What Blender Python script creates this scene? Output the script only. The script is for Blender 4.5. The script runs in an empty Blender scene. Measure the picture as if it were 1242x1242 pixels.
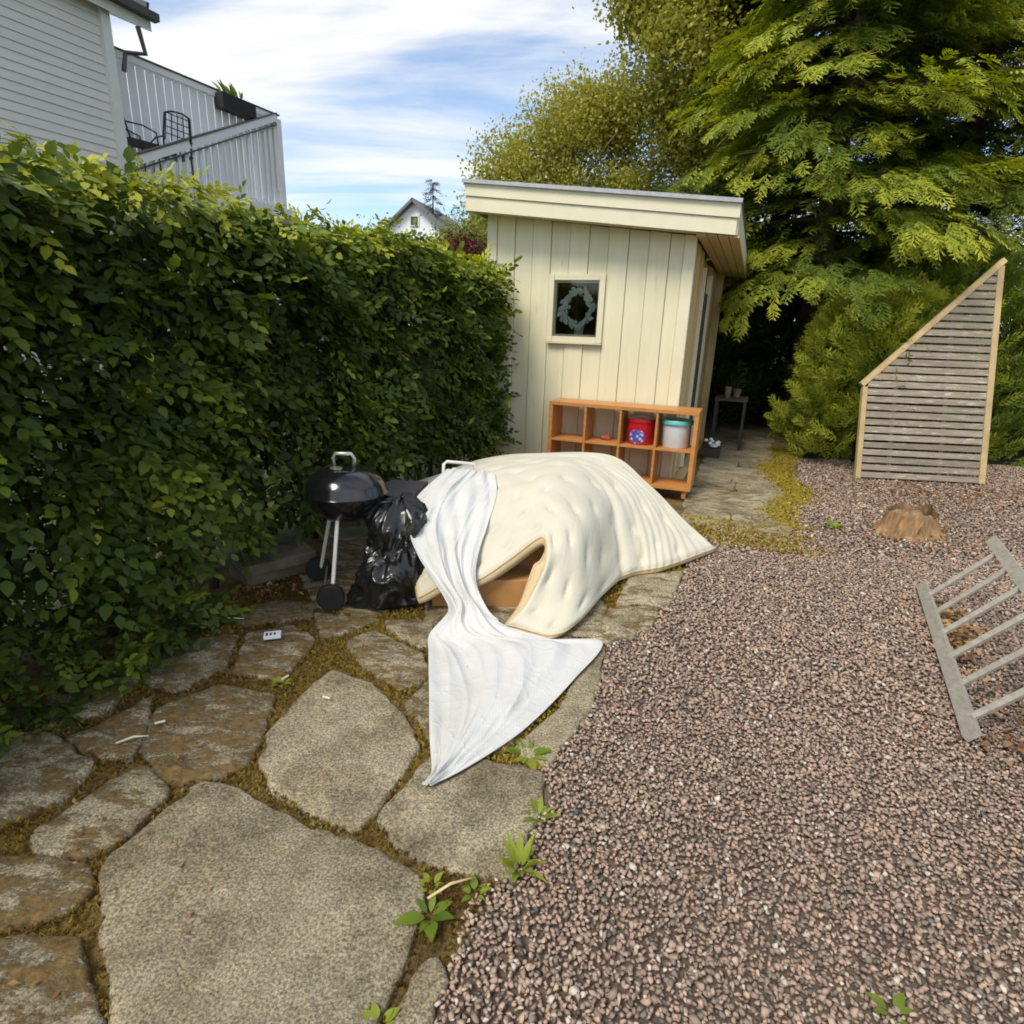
import bpy, bmesh, math, random
import numpy as np
from mathutils import Vector, Matrix, Euler, noise
from mathutils.bvhtree import BVHTree
R = math.radians
random.seed(7); rng = np.random.default_rng(11)
sc = bpy.context.scene
col = sc.collection

# ------------------------------------------------------------------ camera
cd = bpy.data.cameras.new('camera'); cam = bpy.data.objects.new('camera', cd); col.objects.link(cam)
cd.sensor_width = 36; cd.lens = 36*718/1242; cd.clip_end = 2000; cd.clip_start = .02
cam.matrix_world = Matrix.Translation((0, 0, 1.55)) @ Matrix.Rotation(R(90-17.1), 4, 'X') @ Matrix.Rotation(R(1.97), 4, 'Z')
sc.camera = cam

# ------------------------------------------------------------------ sky and sun
SUN_EL, SUN_DIR = R(53), Vector((-.52, -.62, 0)).normalized()      # where the sun stands (left, behind the camera)
w = bpy.data.worlds.new('World'); sc.world = w; w.use_nodes = True
nt = w.node_tree; nt.nodes.clear(); N = nt.nodes.new; L = nt.links.new
out = N('ShaderNodeOutputWorld'); bg = N('ShaderNodeBackground'); L(bg.outputs[0], out.inputs[0])
sky = N('ShaderNodeTexSky'); sky.sky_type = 'NISHITA'; sky.sun_disc = False
sky.sun_elevation = SUN_EL; sky.sun_rotation = math.atan2(SUN_DIR.x, SUN_DIR.y)
sky.air_density = 1.0; sky.dust_density = .6; sky.ozone_density = 1.6
tc = N('ShaderNodeTexCoord')
sep = N('ShaderNodeSeparateXYZ'); L(tc.outputs['Generated'], sep.inputs[0])
mz = N('ShaderNodeMath'); mz.operation = 'ADD'; L(sep.outputs[2], mz.inputs[0]); mz.inputs[1].default_value = .22
dx = N('ShaderNodeMath'); dx.operation = 'DIVIDE'; L(sep.outputs[0], dx.inputs[0]); L(mz.outputs[0], dx.inputs[1])
dy = N('ShaderNodeMath'); dy.operation = 'DIVIDE'; L(sep.outputs[1], dy.inputs[0]); L(mz.outputs[0], dy.inputs[1])
cmb = N('ShaderNodeCombineXYZ'); L(dx.outputs[0], cmb.inputs[0]); L(dy.outputs[0], cmb.inputs[1])
mp = N('ShaderNodeMapping'); L(cmb.outputs[0], mp.inputs[0]); mp.inputs['Scale'].default_value = (.62, 2.0, 1); mp.inputs['Rotation'].default_value = (0, 0, R(-14)); mp.inputs['Location'].default_value = (3.1, 1.2, 0)
cn = N('ShaderNodeTexNoise'); cn.inputs['Scale'].default_value = 1.0; cn.inputs['Detail'].default_value = 9; cn.inputs['Roughness'].default_value = .56; cn.inputs['Distortion'].default_value = .5
L(mp.outputs[0], cn.inputs['Vector'])
cr = N('ShaderNodeValToRGB'); cr.color_ramp.elements[0].position = .42; cr.color_ramp.elements[1].position = .66; cr.color_ramp.interpolation = 'EASE'
L(cn.outputs['Fac'], cr.inputs[0])
mx = N('ShaderNodeMix'); mx.data_type = 'RGBA'; L(cr.outputs[0], mx.inputs[0]); L(sky.outputs[0], mx.inputs[6]); mx.inputs[7].default_value = (5.15, 5.1, 5.0, 1)
L(mx.outputs[2], bg.inputs[0]); bg.inputs[1].default_value = .11
sl = bpy.data.lights.new('sun', 'SUN'); sl.energy = 1.85; sl.angle = R(24); sl.color = (1, .92, .78)
so = bpy.data.objects.new('sun', sl); col.objects.link(so); so.location = (-6, -8, 14)
sd = Vector((SUN_DIR.x*math.cos(SUN_EL), SUN_DIR.y*math.cos(SUN_EL), math.sin(SUN_EL)))
so.rotation_euler = sd.to_track_quat('Z', 'Y').to_euler()
sc.view_settings.view_transform = 'Standard'; sc.view_settings.look = 'None'; sc.view_settings.gamma = 1
sc.view_settings.exposure = .95
sc.render.engine = 'CYCLES'; sc.cycles.filter_width = 1.8

# ------------------------------------------------------------------ helpers: objects
def tag(o, label=None, cat=None, group=None, kind=None):
    if label: o['label'] = label
    if cat: o['category'] = cat
    if group: o['group'] = group
    if kind: o['kind'] = kind
    return o
def empty(name, loc=(0, 0, 0), rz=0, parent=None):
    o = bpy.data.objects.new(name, None); col.objects.link(o); o.location = loc; o.rotation_euler = (0, 0, rz); o.empty_display_size = .1
    if parent: o.parent = parent
    return o
def link(name, me, parent=None, loc=None, rot=None):
    o = bpy.data.objects.new(name, me); col.objects.link(o)
    if parent: o.parent = parent
    if loc is not None: o.location = loc
    if rot is not None: o.rotation_euler = rot
    return o
def thing(name, label, cat, loc=(0, 0, 0), rz=0, group=None):
    return tag(empty(name, loc, rz), label, cat, group)
def rot2(p, a): return (p[0]*math.cos(a)-p[1]*math.sin(a), p[0]*math.sin(a)+p[1]*math.cos(a))

class MB:
    def __init__(s): s.v = []; s.f = []
    def add(s, vs, fs):
        b = len(s.v); s.v += [tuple(v) for v in vs]; s.f += [tuple(i+b for i in f) for f in fs]; return s
    def box(s, c, d, rot=None, bev=0):
        x, y, z = d[0]/2, d[1]/2, d[2]/2
        if bev:
            bm = bmesh.new(); bmesh.ops.create_cube(bm, size=1)
            for v in bm.verts: v.co = Vector((v.co.x*d[0], v.co.y*d[1], v.co.z*d[2]))
            bmesh.ops.bevel(bm, geom=bm.edges[:], offset=bev, segments=2, affect='EDGES', profile=.6)
            vs = [v.co.copy() for v in bm.verts]; bm.verts.index_update(); fs = [[v.index for v in f.verts] for f in bm.faces]; bm.free()
        else:
            vs = [Vector(p) for p in ((-x,-y,-z),(x,-y,-z),(x,y,-z),(-x,y,-z),(-x,-y,z),(x,-y,z),(x,y,z),(-x,y,z))]
            fs = [(0,3,2,1),(4,5,6,7),(0,1,5,4),(1,2,6,5),(2,3,7,6),(3,0,4,7)]
        if rot:
            m = Euler(rot).to_matrix(); vs = [m @ v for v in vs]
        c = Vector(c); return s.add([v+c for v in vs], fs)
    def bar(s, a, b, wd, ht, up=(0, 0, 1)):
        a, b = Vector(a), Vector(b); t = (b-a).normalized(); u = Vector(up); x = t.cross(u).normalized(); u = x.cross(t)
        vs = [p+x*i*wd/2+u*j*ht/2 for p in (a, b) for i, j in ((-1,-1),(1,-1),(1,1),(-1,1))]
        return s.add(vs, [(0,1,2,3),(7,6,5,4),(0,4,5,1),(1,5,6,2),(2,6,7,3),(3,7,4,0)])
    def tube(s, pts, r, n=8, closed=False, caps=True):
        pts = [Vector(p) for p in pts]; rs = r if isinstance(r, (list, tuple)) else [r]*len(pts)
        m = len(pts); vs = []; up = None
        for i, p in enumerate(pts):
            if closed: t = (pts[(i+1) % m]-pts[i-1]).normalized()
            else: t = (pts[min(i+1, m-1)]-pts[max(i-1, 0)]).normalized()
            if up is None: up = Vector((0,0,1)) if abs(t.z) < .9 else Vector((1,0,0))
            x = t.cross(up).normalized(); up = x.cross(t).normalized()
            for k in range(n):
                a = 2*math.pi*k/n; vs.append(p+(x*math.cos(a)+up*math.sin(a))*rs[i])
        fs = []
        for i in range(m if closed else m-1):
            for k in range(n):
                j = (i+1) % m; fs.append((i*n+k, i*n+(k+1) % n, j*n+(k+1) % n, j*n+k))
        if not closed and caps: fs += [tuple(range(n-1, -1, -1)), tuple(range((m-1)*n, m*n))]
        return s.add(vs, fs)
    def lathe(s, prof, n=32, c=(0, 0, 0), sx=1, sy=1):
        vs = [(c[0]+r*math.cos(2*math.pi*k/n)*sx, c[1]+r*math.sin(2*math.pi*k/n)*sy, c[2]+z) for r, z in prof for k in range(n)]
        fs = [(i*n+k, i*n+(k+1) % n, (i+1)*n+(k+1) % n, (i+1)*n+k) for i in range(len(prof)-1) for k in range(n)]
        if prof[0][0] > 1e-4: fs.append(tuple(range(n-1, -1, -1)))
        if prof[-1][0] > 1e-4: fs.append(tuple(range((len(prof)-1)*n, len(prof)*n)))
        return s.add(vs, fs)
    def prism(s, poly, z0, z1):
        n = len(poly); vs = [(x, y, z0) for x, y in poly]+[(x, y, z1) for x, y in poly]
        return s.add(vs, [tuple(range(n-1, -1, -1)), tuple(range(n, 2*n))]+[(i, (i+1) % n, n+(i+1) % n, n+i) for i in range(n)])
    def mesh(s, name, mat, smooth=False, auto=None):
        me = bpy.data.meshes.new(name); me.from_pydata(s.v, [], s.f); me.validate()
        if mat: me.materials.append(mat)
        if smooth:
            me.polygons.foreach_set('use_smooth', [True]*len(me.polygons))
            if auto: me.set_sharp_from_angle(angle=R(auto))
        me.update(); return me
    def build(s, name, mat, parent=None, smooth=False, auto=None, loc=None, rot=None):
        return link(name, s.mesh(name, mat, smooth, auto), parent, loc, rot)

def np_mesh(name, verts, faces_flat, starts, mat, tint=None, smooth=False):
    """mesh straight from numpy arrays, with an optional per-point 'tint' value"""
    me = bpy.data.meshes.new(name); nv = len(verts)
    me.vertices.add(nv); me.vertices.foreach_set('co', np.ascontiguousarray(verts, np.float32).ravel())
    me.loops.add(len(faces_flat)); me.loops.foreach_set('vertex_index', np.ascontiguousarray(faces_flat, np.int32))
    me.polygons.add(len(starts)); me.polygons.foreach_set('loop_start', np.ascontiguousarray(starts, np.int32))
    if smooth: me.polygons.foreach_set('use_smooth', np.ones(len(starts), bool))
    if tint is not None:
        a = me.attributes.new('tint', 'FLOAT', 'POINT'); a.data.foreach_set('value', np.ascontiguousarray(tint, np.float32))
    me.materials.append(mat); me.update(calc_edges=True); me.validate(); return me
def scatter(base, M, T, tint):
    """base=(verts, faces[, vertex tint]); M (n,3,3), T (n,3), tint (n): arrays of all copies joined"""
    bv = np.array(base[0], float); bt = np.array(base[2], float) if len(base) > 2 else np.zeros(len(bv))
    n = len(T); V = len(bv)
    verts = np.einsum('nij,vj->nvi', M, bv)+T[:, None, :]
    ff = np.concatenate([np.array(f) for f in base[1]]); lens = np.array([len(f) for f in base[1]])
    flat = (ff[None, :]+(np.arange(n)*V)[:, None]).ravel()
    lens = np.tile(lens, n)
    return verts.reshape(-1, 3), flat, lens, (tint[:, None]+bt[None, :]).ravel()
def merge(parts):
    vs, fl, ln, tt = [], [], [], []; off = 0
    for v, f, l, t in parts:
        vs.append(v); fl.append(f+off); ln.append(l); tt.append(t); off += len(v)
    l = np.concatenate(ln); st = np.concatenate([[0], np.cumsum(l)[:-1]])
    return np.concatenate(vs), np.concatenate(fl), st, np.concatenate(tt)
def frames(fwd, nrm):
    """rotation matrices whose local y = fwd and local z is about nrm"""
    y = fwd/np.linalg.norm(fwd, axis=1, keepdims=True)
    x = np.cross(y, nrm); x /= np.linalg.norm(x, axis=1, keepdims=True)+1e-9
    z = np.cross(x, y)
    return np.stack([x, y, z], axis=2)
def fnoise(p, f=1., seed=0.):
    """cheap smooth noise in about -1..1 on an (n,3) array"""
    p = np.asarray(p, float)*f; r = np.random.default_rng(int(seed*100)+3); o = 0
    for k in range(7):
        d = r.normal(size=3); d *= (1+.35*k)/np.linalg.norm(d)*1.6; o = o+np.sin(p@d+r.uniform(0, 6.28))/(1+.18*k)
    return o/3.2
def nz(p, s=1.): return noise.noise(Vector(p)*s)

# ------------------------------------------------------------------ helpers: materials
def ramp(nt, fac, stops):
    r = nt.nodes.new('ShaderNodeValToRGB'); e = r.color_ramp.elements
    while len(e) < len(stops): e.new(.5)
    for i, (p, c) in enumerate(stops): e[i].position = p; e[i].color = (*c, 1) if len(c) == 3 else c
    if fac is not None: nt.links.new(fac, r.inputs[0])
    return r
def newmat(name):
    m = bpy.data.materials.new(name); m.use_nodes = True; nt = m.node_tree
    return m, nt, nt.nodes['Principled BSDF'], nt.nodes.new, nt.links.new
def pmat(name, c1, c2=None, scale=8, rough=.6, bump=.15, bscale=None, stretch=(1, 1, 1), metal=0, coat=0, rvar=.0, detail=6, sheen=0, spec=.5, speck=None):
    """two-tone noise colour, optional per-object brightness spread (rvar), noise bump, optional speckles (colour, scale, amount)"""
    m, nt, b, N, L = newmat(name); tc = N('ShaderNodeTexCoord'); mp = N('ShaderNodeMapping'); mp.inputs['Scale'].default_value = stretch
    L(tc.outputs['Object'], mp.inputs[0]); n = N('ShaderNodeTexNoise'); n.inputs['Scale'].default_value = scale; n.inputs['Detail'].default_value = detail; n.inputs['Roughness'].default_value = .6
    oi = N('ShaderNodeObjectInfo'); ad = N('ShaderNodeVectorMath'); ad.operation = 'ADD'
    mu = N('ShaderNodeMath'); mu.operation = 'MULTIPLY'; L(oi.outputs['Random'], mu.inputs[0]); mu.inputs[1].default_value = 37 if rvar else 0
    L(mp.outputs[0], ad.inputs[0]); L(mu.outputs[0], ad.inputs[1]); L(ad.outputs[0], n.inputs['Vector'])
    c2 = c2 or tuple(x*.8 for x in c1)
    r = ramp(nt, n.outputs['Fac'], [(.3, c2), (.7, c1)]); c = r.outputs[0]
    if speck:
        n3 = N('ShaderNodeTexNoise'); n3.inputs['Scale'].default_value = speck[1]; n3.inputs['Detail'].default_value = 3; L(ad.outputs[0], n3.inputs['Vector'])
        r3 = ramp(nt, n3.outputs['Fac'], [(speck[2], (0, 0, 0)), (speck[2]+.06, (1, 1, 1))])
        mm = N('ShaderNodeMix'); mm.data_type = 'RGBA'; L(r3.outputs[0], mm.inputs[0]); L(c, mm.inputs[6]); mm.inputs[7].default_value = (*speck[0], 1); c = mm.outputs[2]
    if rvar:
        h = N('ShaderNodeHueSaturation'); mr = N('ShaderNodeMapRange'); L(oi.outputs['Random'], mr.inputs[0]); mr.inputs[3].default_value = 1-rvar; mr.inputs[4].default_value = 1+rvar
        L(mr.outputs[0], h.inputs['Value']); L(c, h.inputs['Color']); c = h.outputs[0]
    L(c, b.inputs['Base Color']); b.inputs['Roughness'].default_value = rough; b.inputs['Metallic'].default_value = metal
    b.inputs['Specular IOR Level'].default_value = spec
    if coat: b.inputs['Coat Weight'].default_value = coat; b.inputs['Coat Roughness'].default_value = .12
    if sheen: b.inputs['Sheen Weight'].default_value = sheen
    if bump:
        n2 = N('ShaderNodeTexNoise'); n2.inputs['Scale'].default_value = bscale or scale*4; n2.inputs['Detail'].default_value = 5; L(ad.outputs[0], n2.inputs['Vector'])
        bp = N('ShaderNodeBump'); bp.inputs['Strength'].default_value = bump; bp.inputs['Distance'].default_value = .01; L(n2.outputs['Fac'], bp.inputs['Height']); L(bp.outputs[0], b.inputs['Normal'])
    return m
def leafmat(name, stops, rough=.5, trans=.35, spec=.4):
    """leaf colour from the per-leaf 'tint' value; thin leaves let light through"""
    m, nt, b, N, L = newmat(name); at = N('ShaderNodeAttribute'); at.attribute_name = 'tint'
    r = ramp(nt, at.outputs['Fac'], stops); L(r.outputs[0], b.inputs['Base Color']); b.inputs['Roughness'].default_value = rough; b.inputs['Specular IOR Level'].default_value = spec
    t = N('ShaderNodeBsdfTranslucent'); hs = N('ShaderNodeHueSaturation'); hs.inputs['Value'].default_value = 1.25; hs.inputs['Saturation'].default_value = 1.1; L(r.outputs[0], hs.inputs['Color']); L(hs.outputs[0], t.inputs[0])
    mx = N('ShaderNodeMixShader'); mx.inputs[0].default_value = trans; L(b.outputs[0], mx.inputs[1]); L(t.outputs[0], mx.inputs[2]); L(mx.outputs[0], nt.nodes['Material Output'].inputs[0]); return m

M = {}
M['shed'] = pmat('shed_paint', (.74, .70, .49), (.68, .635, .425), 5, .55, .12, 60, (3, 3, .35), rvar=.03, speck=((.60, .53, .35), 7, .68))
M['trim'] = pmat('trim_paint', (.73, .685, .50), (.68, .625, .43), 4, .5, .08, 50, (1, 1, 1), rvar=.02)
M['rawwood'] = pmat('raw_pine', (.60, .47, .24), (.46, .33, .15), 6, .65, .12, 40, (6, 6, .4), rvar=.1)
M['shelf'] = pmat('shelf_wood', (.56, .25, .07), (.42, .17, .045), 7, .45, .06, 60, (1, 6, 6), rvar=.06)
M['fence'] = pmat('weathered_slat', (.33, .28, .21), (.19, .155, .115), 5, .8, .4, 50, (.8, 8, 8), rvar=.2, speck=((.46, .41, .32), 9, .60))
M['post'] = pmat('fence_frame_wood', (.50, .38, .19), (.36, .26, .12), 5, .7, .25, 40, (1, 1, 1), rvar=.08)
M['felt'] = pmat('roofing_felt', (.10, .10, .11), (.06, .06, .07), 20, .8, .3)
M['stone'] = None
M['slab'] = pmat('concrete_slab', (.24, .19, .14), (.13, .10, .07), 9, .9, .5, 60, rvar=.15)
M['bark'] = pmat('bark', (.12, .085, .06), (.05, .037, .028), 9, .95, .8, 25, (1, 1, .3))
M['birch'] = pmat('pale_bark', (.34, .29, .22), (.16, .13, .10), 6, .9, .5, 25)
M['twig'] = pmat('twig', (.20, .14, .08), (.10, .07, .04), 20, .9, .3)
M['soil'] = pmat('soil', (.10, .075, .045), (.045, .034, .022), 5, 1, .8, 40)
M['black'] = pmat('black_enamel', (.012, .012, .013), (.009, .009, .01), 8, .16, .02, 40, coat=.6)
M['rubber'] = pmat('black_plastic', (.013, .013, .013), (.009, .009, .009), 8, .55, .1, 80)
M['alu'] = pmat('bare_aluminium', (.62, .60, .54), (.48, .46, .40), 14, .35, .05, 60, metal=.85)
M['bag'] = pmat('bin_liner', (.012, .012, .013), (.008, .008, .009), 9, .27, .10, 30, coat=.25)
M['card'] = pmat('cardboard', (.56, .29, .10), (.45, .22, .075), 6, .85, .08, 60, rvar=.06)
M['mattress'] = None
M['band'] = pmat('mattress_edge', (.62, .48, .28), (.56, .42, .24), 30, .9, .3, 140)
def sheet_mat():
    m, nt, b, N, L = newmat('white_sheet'); tc = N('ShaderNodeTexCoord'); v = N('ShaderNodeTexVoronoi'); v.feature = 'DISTANCE_TO_EDGE'; v.inputs['Scale'].default_value = 7
    wn = N('ShaderNodeTexNoise'); wn.inputs['Scale'].default_value = 5; wn.inputs['Detail'].default_value = 4; L(tc.outputs['Object'], wn.inputs['Vector'])
    ad = N('ShaderNodeMix'); ad.data_type = 'RGBA'; ad.blend_type = 'LINEAR_LIGHT'; ad.inputs[0].default_value = .18; L(tc.outputs['Object'], ad.inputs[6]); L(wn.outputs['Color'], ad.inputs[7]); L(ad.outputs[2], v.inputs['Vector'])
    cr_ = ramp(nt, v.outputs['Distance'], [(0, (1, 1, 1)), (.10, (.25, .25, .25)), (.3, (0, 0, 0))])
    ck = N('ShaderNodeTexBrick'); ck.inputs['Scale'].default_value = 40; ck.offset = 0; ck.inputs['Color1'].default_value = (1, 1, 1, 1); ck.inputs['Color2'].default_value = (1, 1, 1, 1); ck.inputs['Mortar'].default_value = (.93, .93, .93, 1); ck.inputs['Mortar Size'].default_value = .05; ck.inputs['Brick Width'].default_value = .5; ck.inputs['Row Height'].default_value = .5; L(tc.outputs['Object'], ck.inputs['Vector'])
    n = N('ShaderNodeTexNoise'); n.inputs['Scale'].default_value = 4; n.inputs['Detail'].default_value = 7; L(tc.outputs['Object'], n.inputs['Vector'])
    c = ramp(nt, n.outputs['Fac'], [(.3, (.60, .60, .56)), (.5, (.67, .675, .65)), (.7, (.70, .70, .685))]); mu = N('ShaderNodeMix'); mu.data_type = 'RGBA'; mu.blend_type = 'MULTIPLY'; mu.inputs[0].default_value = 1; L(c.outputs[0], mu.inputs[6]); L(ck.outputs['Color'], mu.inputs[7]); L(mu.outputs[2], b.inputs['Base Color'])
    b.inputs['Roughness'].default_value = .8; b.inputs['Specular IOR Level'].default_value = .2
    bp = N('ShaderNodeBump'); bp.inputs['Strength'].default_value = .2; bp.inputs['Distance'].default_value = .01; L(cr_.outputs[0], bp.inputs['Height']); L(bp.outputs[0], b.inputs['Normal'])
    t = N('ShaderNodeBsdfTranslucent'); L(mu.outputs[2], t.inputs[0]); mx = N('ShaderNodeMixShader'); mx.inputs[0].default_value = .12; L(b.outputs[0], mx.inputs[1]); L(t.outputs[0], mx.inputs[2]); L(mx.outputs[0], nt.nodes['Material Output'].inputs[0]); return m
M['sheet'] = sheet_mat()
M['tube'] = pmat('white_tube', (.78, .76, .70), (.70, .67, .60), 9, .35, .03)
M['greyfab'] = pmat('charcoal_fabric', (.05, .05, .055), (.035, .035, .04), 40, .9, .3, 200)
M['red'] = None
M['lid'] = pmat('red_lid', (.42, .015, .02), (.36, .012, .016), 8, .35, .03)
M['bucket'] = pmat('milky_plastic', (.66, .68, .68), (.58, .60, .60), 6, .4, .04)
M['teal'] = pmat('teal_plastic', (.13, .48, .46), (.10, .42, .40), 8, .4, .04)
M['white'] = pmat('white_paint', (.86, .86, .86), (.80, .80, .81), 5, .5, .05, 50, rvar=.03)
M['house'] = pmat('grey_white_cladding', (.72, .71, .66), (.66, .65, .60), 5, .6, .08, 50, (1, .3, 4), rvar=.03)
M['housetrim'] = pmat('house_trim', (.74, .74, .70), (.68, .68, .64), 5, .55, .05)
M['gutter'] = pmat('dark_gutter', (.07, .065, .06), (.05, .046, .043), 9, .45, .05)
M['iron'] = pmat('dark_metal', (.03, .022, .02), (.02, .016, .014), 9, .5, .05)
M['planter'] = pmat('black_planter', (.015, .014, .016), (.01, .01, .012), 9, .6, .1)
M['stump'] = pmat('stump_wood', (.42, .25, .11), (.13, .075, .035), 16, .9, .9, 40, (1.6, 1.6, .22))
M['ladder'] = pmat('grey_ladder_wood', (.40, .38, .31), (.27, .25, .20), 8, .6, .2, 40, (6, 1, 6), rvar=.08)
M['terracotta'] = pmat('pot_clay', (.55, .53, .48), (.45, .43, .38), 9, .8, .15)
M['butt'] = pmat('cigarette_paper', (.72, .66, .52), (.62, .55, .40), 30, .8, .05)
M['roof2'] = pmat('grey_roof_tiles', (.20, .19, .19), (.13, .125, .125), 12, .8, .3)
M['darkbox'] = pmat('dark_interior', (.06, .05, .04), (.04, .033, .028), 6, .9, .1)

def hedge_stops(): return [(0, (.010, .020, .005)), (.35, (.038, .064, .011)), (.65, (.10, .145, .020)), (.85, (.24, .29, .030)), (1, (.44, .45, .045))]
M['hedge'] = leafmat('beech_leaf', hedge_stops(), .5, .3, .28)
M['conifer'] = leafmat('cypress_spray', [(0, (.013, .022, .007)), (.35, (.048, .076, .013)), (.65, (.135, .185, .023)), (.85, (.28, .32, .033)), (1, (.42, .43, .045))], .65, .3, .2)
M['juniper'] = leafmat('juniper_spray', [(0, (.02, .032, .008)), (.4, (.07, .105, .012)), (.75, (.17, .22, .022)), (1, (.32, .34, .035))], .65, .3, .2)
M['birchleaf'] = leafmat('birch_leaf', [(0, (.14, .14, .025)), (.5, (.32, .31, .05)), (1, (.52, .48, .09))], .5, .4, .3)
M['greenleaf'] = leafmat('green_leaf', [(0, (.06, .08, .02)), (.5, (.15, .19, .04)), (1, (.30, .33, .07))], .5, .4, .3)
M['maroon'] = leafmat('maroon_leaf', [(0, (.05, .01, .014)), (1, (.14, .025, .035))], .5, .3, .3)
M['weed'] = leafmat('weed_leaf', [(0, (.05, .10, .012)), (.5, (.13, .21, .02)), (1, (.34, .38, .04))], .5, .4, .35)
M['moss'] = leafmat('moss', [(0, (.09, .055, .018)), (.4, (.25, .155, .035)), (.75, (.38, .29, .045)), (1, (.46, .42, .05))], .95, .15, .1)
M['litter'] = leafmat('dead_leaf', [(0, (.09, .045, .02)), (.5, (.22, .11, .045)), (1, (.42, .27, .12))], .8, .15, .2)
M['gravel'] = leafmat('gravel_stone', [(0, (.10, .088, .075)), (.16, (.21, .185, .15)), (.30, (.25, .18, .135)), (.55, (.37, .265, .20)), (.75, (.46, .32, .24)), (.87, (.48, .365, .245)), (.95, (.48, .43, .36)), (1, (.60, .52, .43))], .75, 0, .35)
M['needles'] = M['litter']

def stone_mat():
    m, nt, b, N, L = newmat('flagstone'); g = N('ShaderNodeNewGeometry'); oi = N('ShaderNodeObjectInfo')
    def tx(sc_, det=6, ro=.6, vec=g.outputs['Position']):
        n = N('ShaderNodeTexNoise'); n.inputs['Scale'].default_value = sc_; n.inputs['Detail'].default_value = det; n.inputs['Roughness'].default_value = ro; L(vec, n.inputs['Vector']); return n.outputs['Fac']
    base = ramp(nt, tx(5, 8, .65), [(.25, (.17, .148, .10)), (.45, (.275, .24, .165)), (.75, (.40, .345, .235))]).outputs[0]
    grain = ramp(nt, tx(125, 3, .75), [(.32, (.34, .33, .31)), (.48, (.92, .92, .92)), (.62, (1.75, 1.7, 1.55))]).outputs[0]
    mu = N('ShaderNodeMix'); mu.data_type = 'RGBA'; mu.blend_type = 'MULTIPLY'; mu.inputs[0].default_value = 1; L(base, mu.inputs[6]); L(grain, mu.inputs[7])
    h = N('ShaderNodeHueSaturation'); mr = N('ShaderNodeMapRange'); L(oi.outputs['Random'], mr.inputs[0]); mr.inputs[3].default_value = .85; mr.inputs[4].default_value = 1.15; L(mr.outputs[0], h.inputs['Value']); L(mu.outputs[2], h.inputs['Color'])
    lic = ramp(nt, tx(16, 7, .75), [(.60, (0, 0, 0)), (.70, (.55, .55, .55))]).outputs[0]; ml = N('ShaderNodeMix'); ml.data_type = 'RGBA'; L(lic, ml.inputs[0]); L(h.outputs[0], ml.inputs[6]); ml.inputs[7].default_value = (.40, .37, .28, 1)
    stn = ramp(nt, tx(3.1, 9, .7), [(.36, (.55, .52, .46)), (.55, (1, 1, 1))]).outputs[0]; ms = N('ShaderNodeMix'); ms.data_type = 'RGBA'; ms.blend_type = 'MULTIPLY'; ms.inputs[0].default_value = 1; L(ml.outputs[2], ms.inputs[6]); L(stn, ms.inputs[7])
    # brown crust of dead moss: patches that are denser on the old stones away from the big clean ones (per-stone amount in 'crust')
    at = N('ShaderNodeAttribute'); at.attribute_name = 'crust'; at.attribute_type = 'OBJECT'
    ad = N('ShaderNodeMath'); ad.operation = 'ADD'
    mp = N('ShaderNodeMapping'); L(g.outputs['Position'], mp.inputs[0]); mp.inputs['Scale'].default_value = (1, 2.2, 1); mp.inputs['Rotation'].default_value = (0, 0, .5)
    L(tx(7, 8, .72, mp.outputs[0]), ad.inputs[0]); L(at.outputs['Fac'], ad.inputs[1])
    msk = ramp(nt, ad.outputs[0], [(.525, (0, 0, 0)), (.60, (1, 1, 1))]).outputs[0]
    crust = ramp(nt, tx(30, 5, .7), [(.3, (.085, .052, .02)), (.55, (.20, .13, .05)), (.75, (.34, .25, .085))]).outputs[0]
    m2 = N('ShaderNodeMix'); m2.data_type = 'RGBA'; L(msk, m2.inputs[0]); L(ms.outputs[2], m2.inputs[6]); L(crust, m2.inputs[7]); L(m2.outputs[2], b.inputs['Base Color'])
    b.inputs['Roughness'].default_value = .85; b.inputs['Specular IOR Level'].default_value = .25
    hs = N('ShaderNodeMath'); hs.operation = 'MULTIPLY_ADD'; L(tx(60, 6, .75), hs.inputs[0]); hs.inputs[1].default_value = .6; L(tx(9, 4), hs.inputs[2])
    h2 = N('ShaderNodeMath'); h2.operation = 'MULTIPLY_ADD'; L(msk, h2.inputs[0]); h2.inputs[1].default_value = .5; L(hs.outputs[0], h2.inputs[2])
    bp = N('ShaderNodeBump'); bp.inputs['Strength'].default_value = .7; bp.inputs['Distance'].default_value = .02; L(h2.outputs[0], bp.inputs['Height']); L(bp.outputs[0], b.inputs['Normal']); return m
M['stone'] = stone_mat()

def bed_mat():
    m, nt, b, N, L = newmat('mossy_joint_soil'); g = N('ShaderNodeNewGeometry')
    n = N('ShaderNodeTexNoise'); n.inputs['Scale'].default_value = 6; n.inputs['Detail'].default_value = 9; n.inputs['Roughness'].default_value = .7; L(g.outputs['Position'], n.inputs['Vector'])
    r = ramp(nt, n.outputs['Fac'], [(.3, (.07, .045, .018)), (.5, (.17, .11, .032)), (.7, (.24, .18, .036))]); L(r.outputs[0], b.inputs['Base Color']); b.inputs['Roughness'].default_value = 1
    n2 = N('ShaderNodeTexNoise'); n2.inputs['Scale'].default_value = 60; n2.inputs['Detail'].default_value = 6; L(g.outputs['Position'], n2.inputs['Vector'])
    bp = N('ShaderNodeBump'); bp.inputs['Strength'].default_value = 1; bp.inputs['Distance'].default_value = .02; L(n2.outputs['Fac'], bp.inputs['Height']); L(bp.outputs[0], b.inputs['Normal']); return m
M['bed'] = bed_mat()

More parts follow.
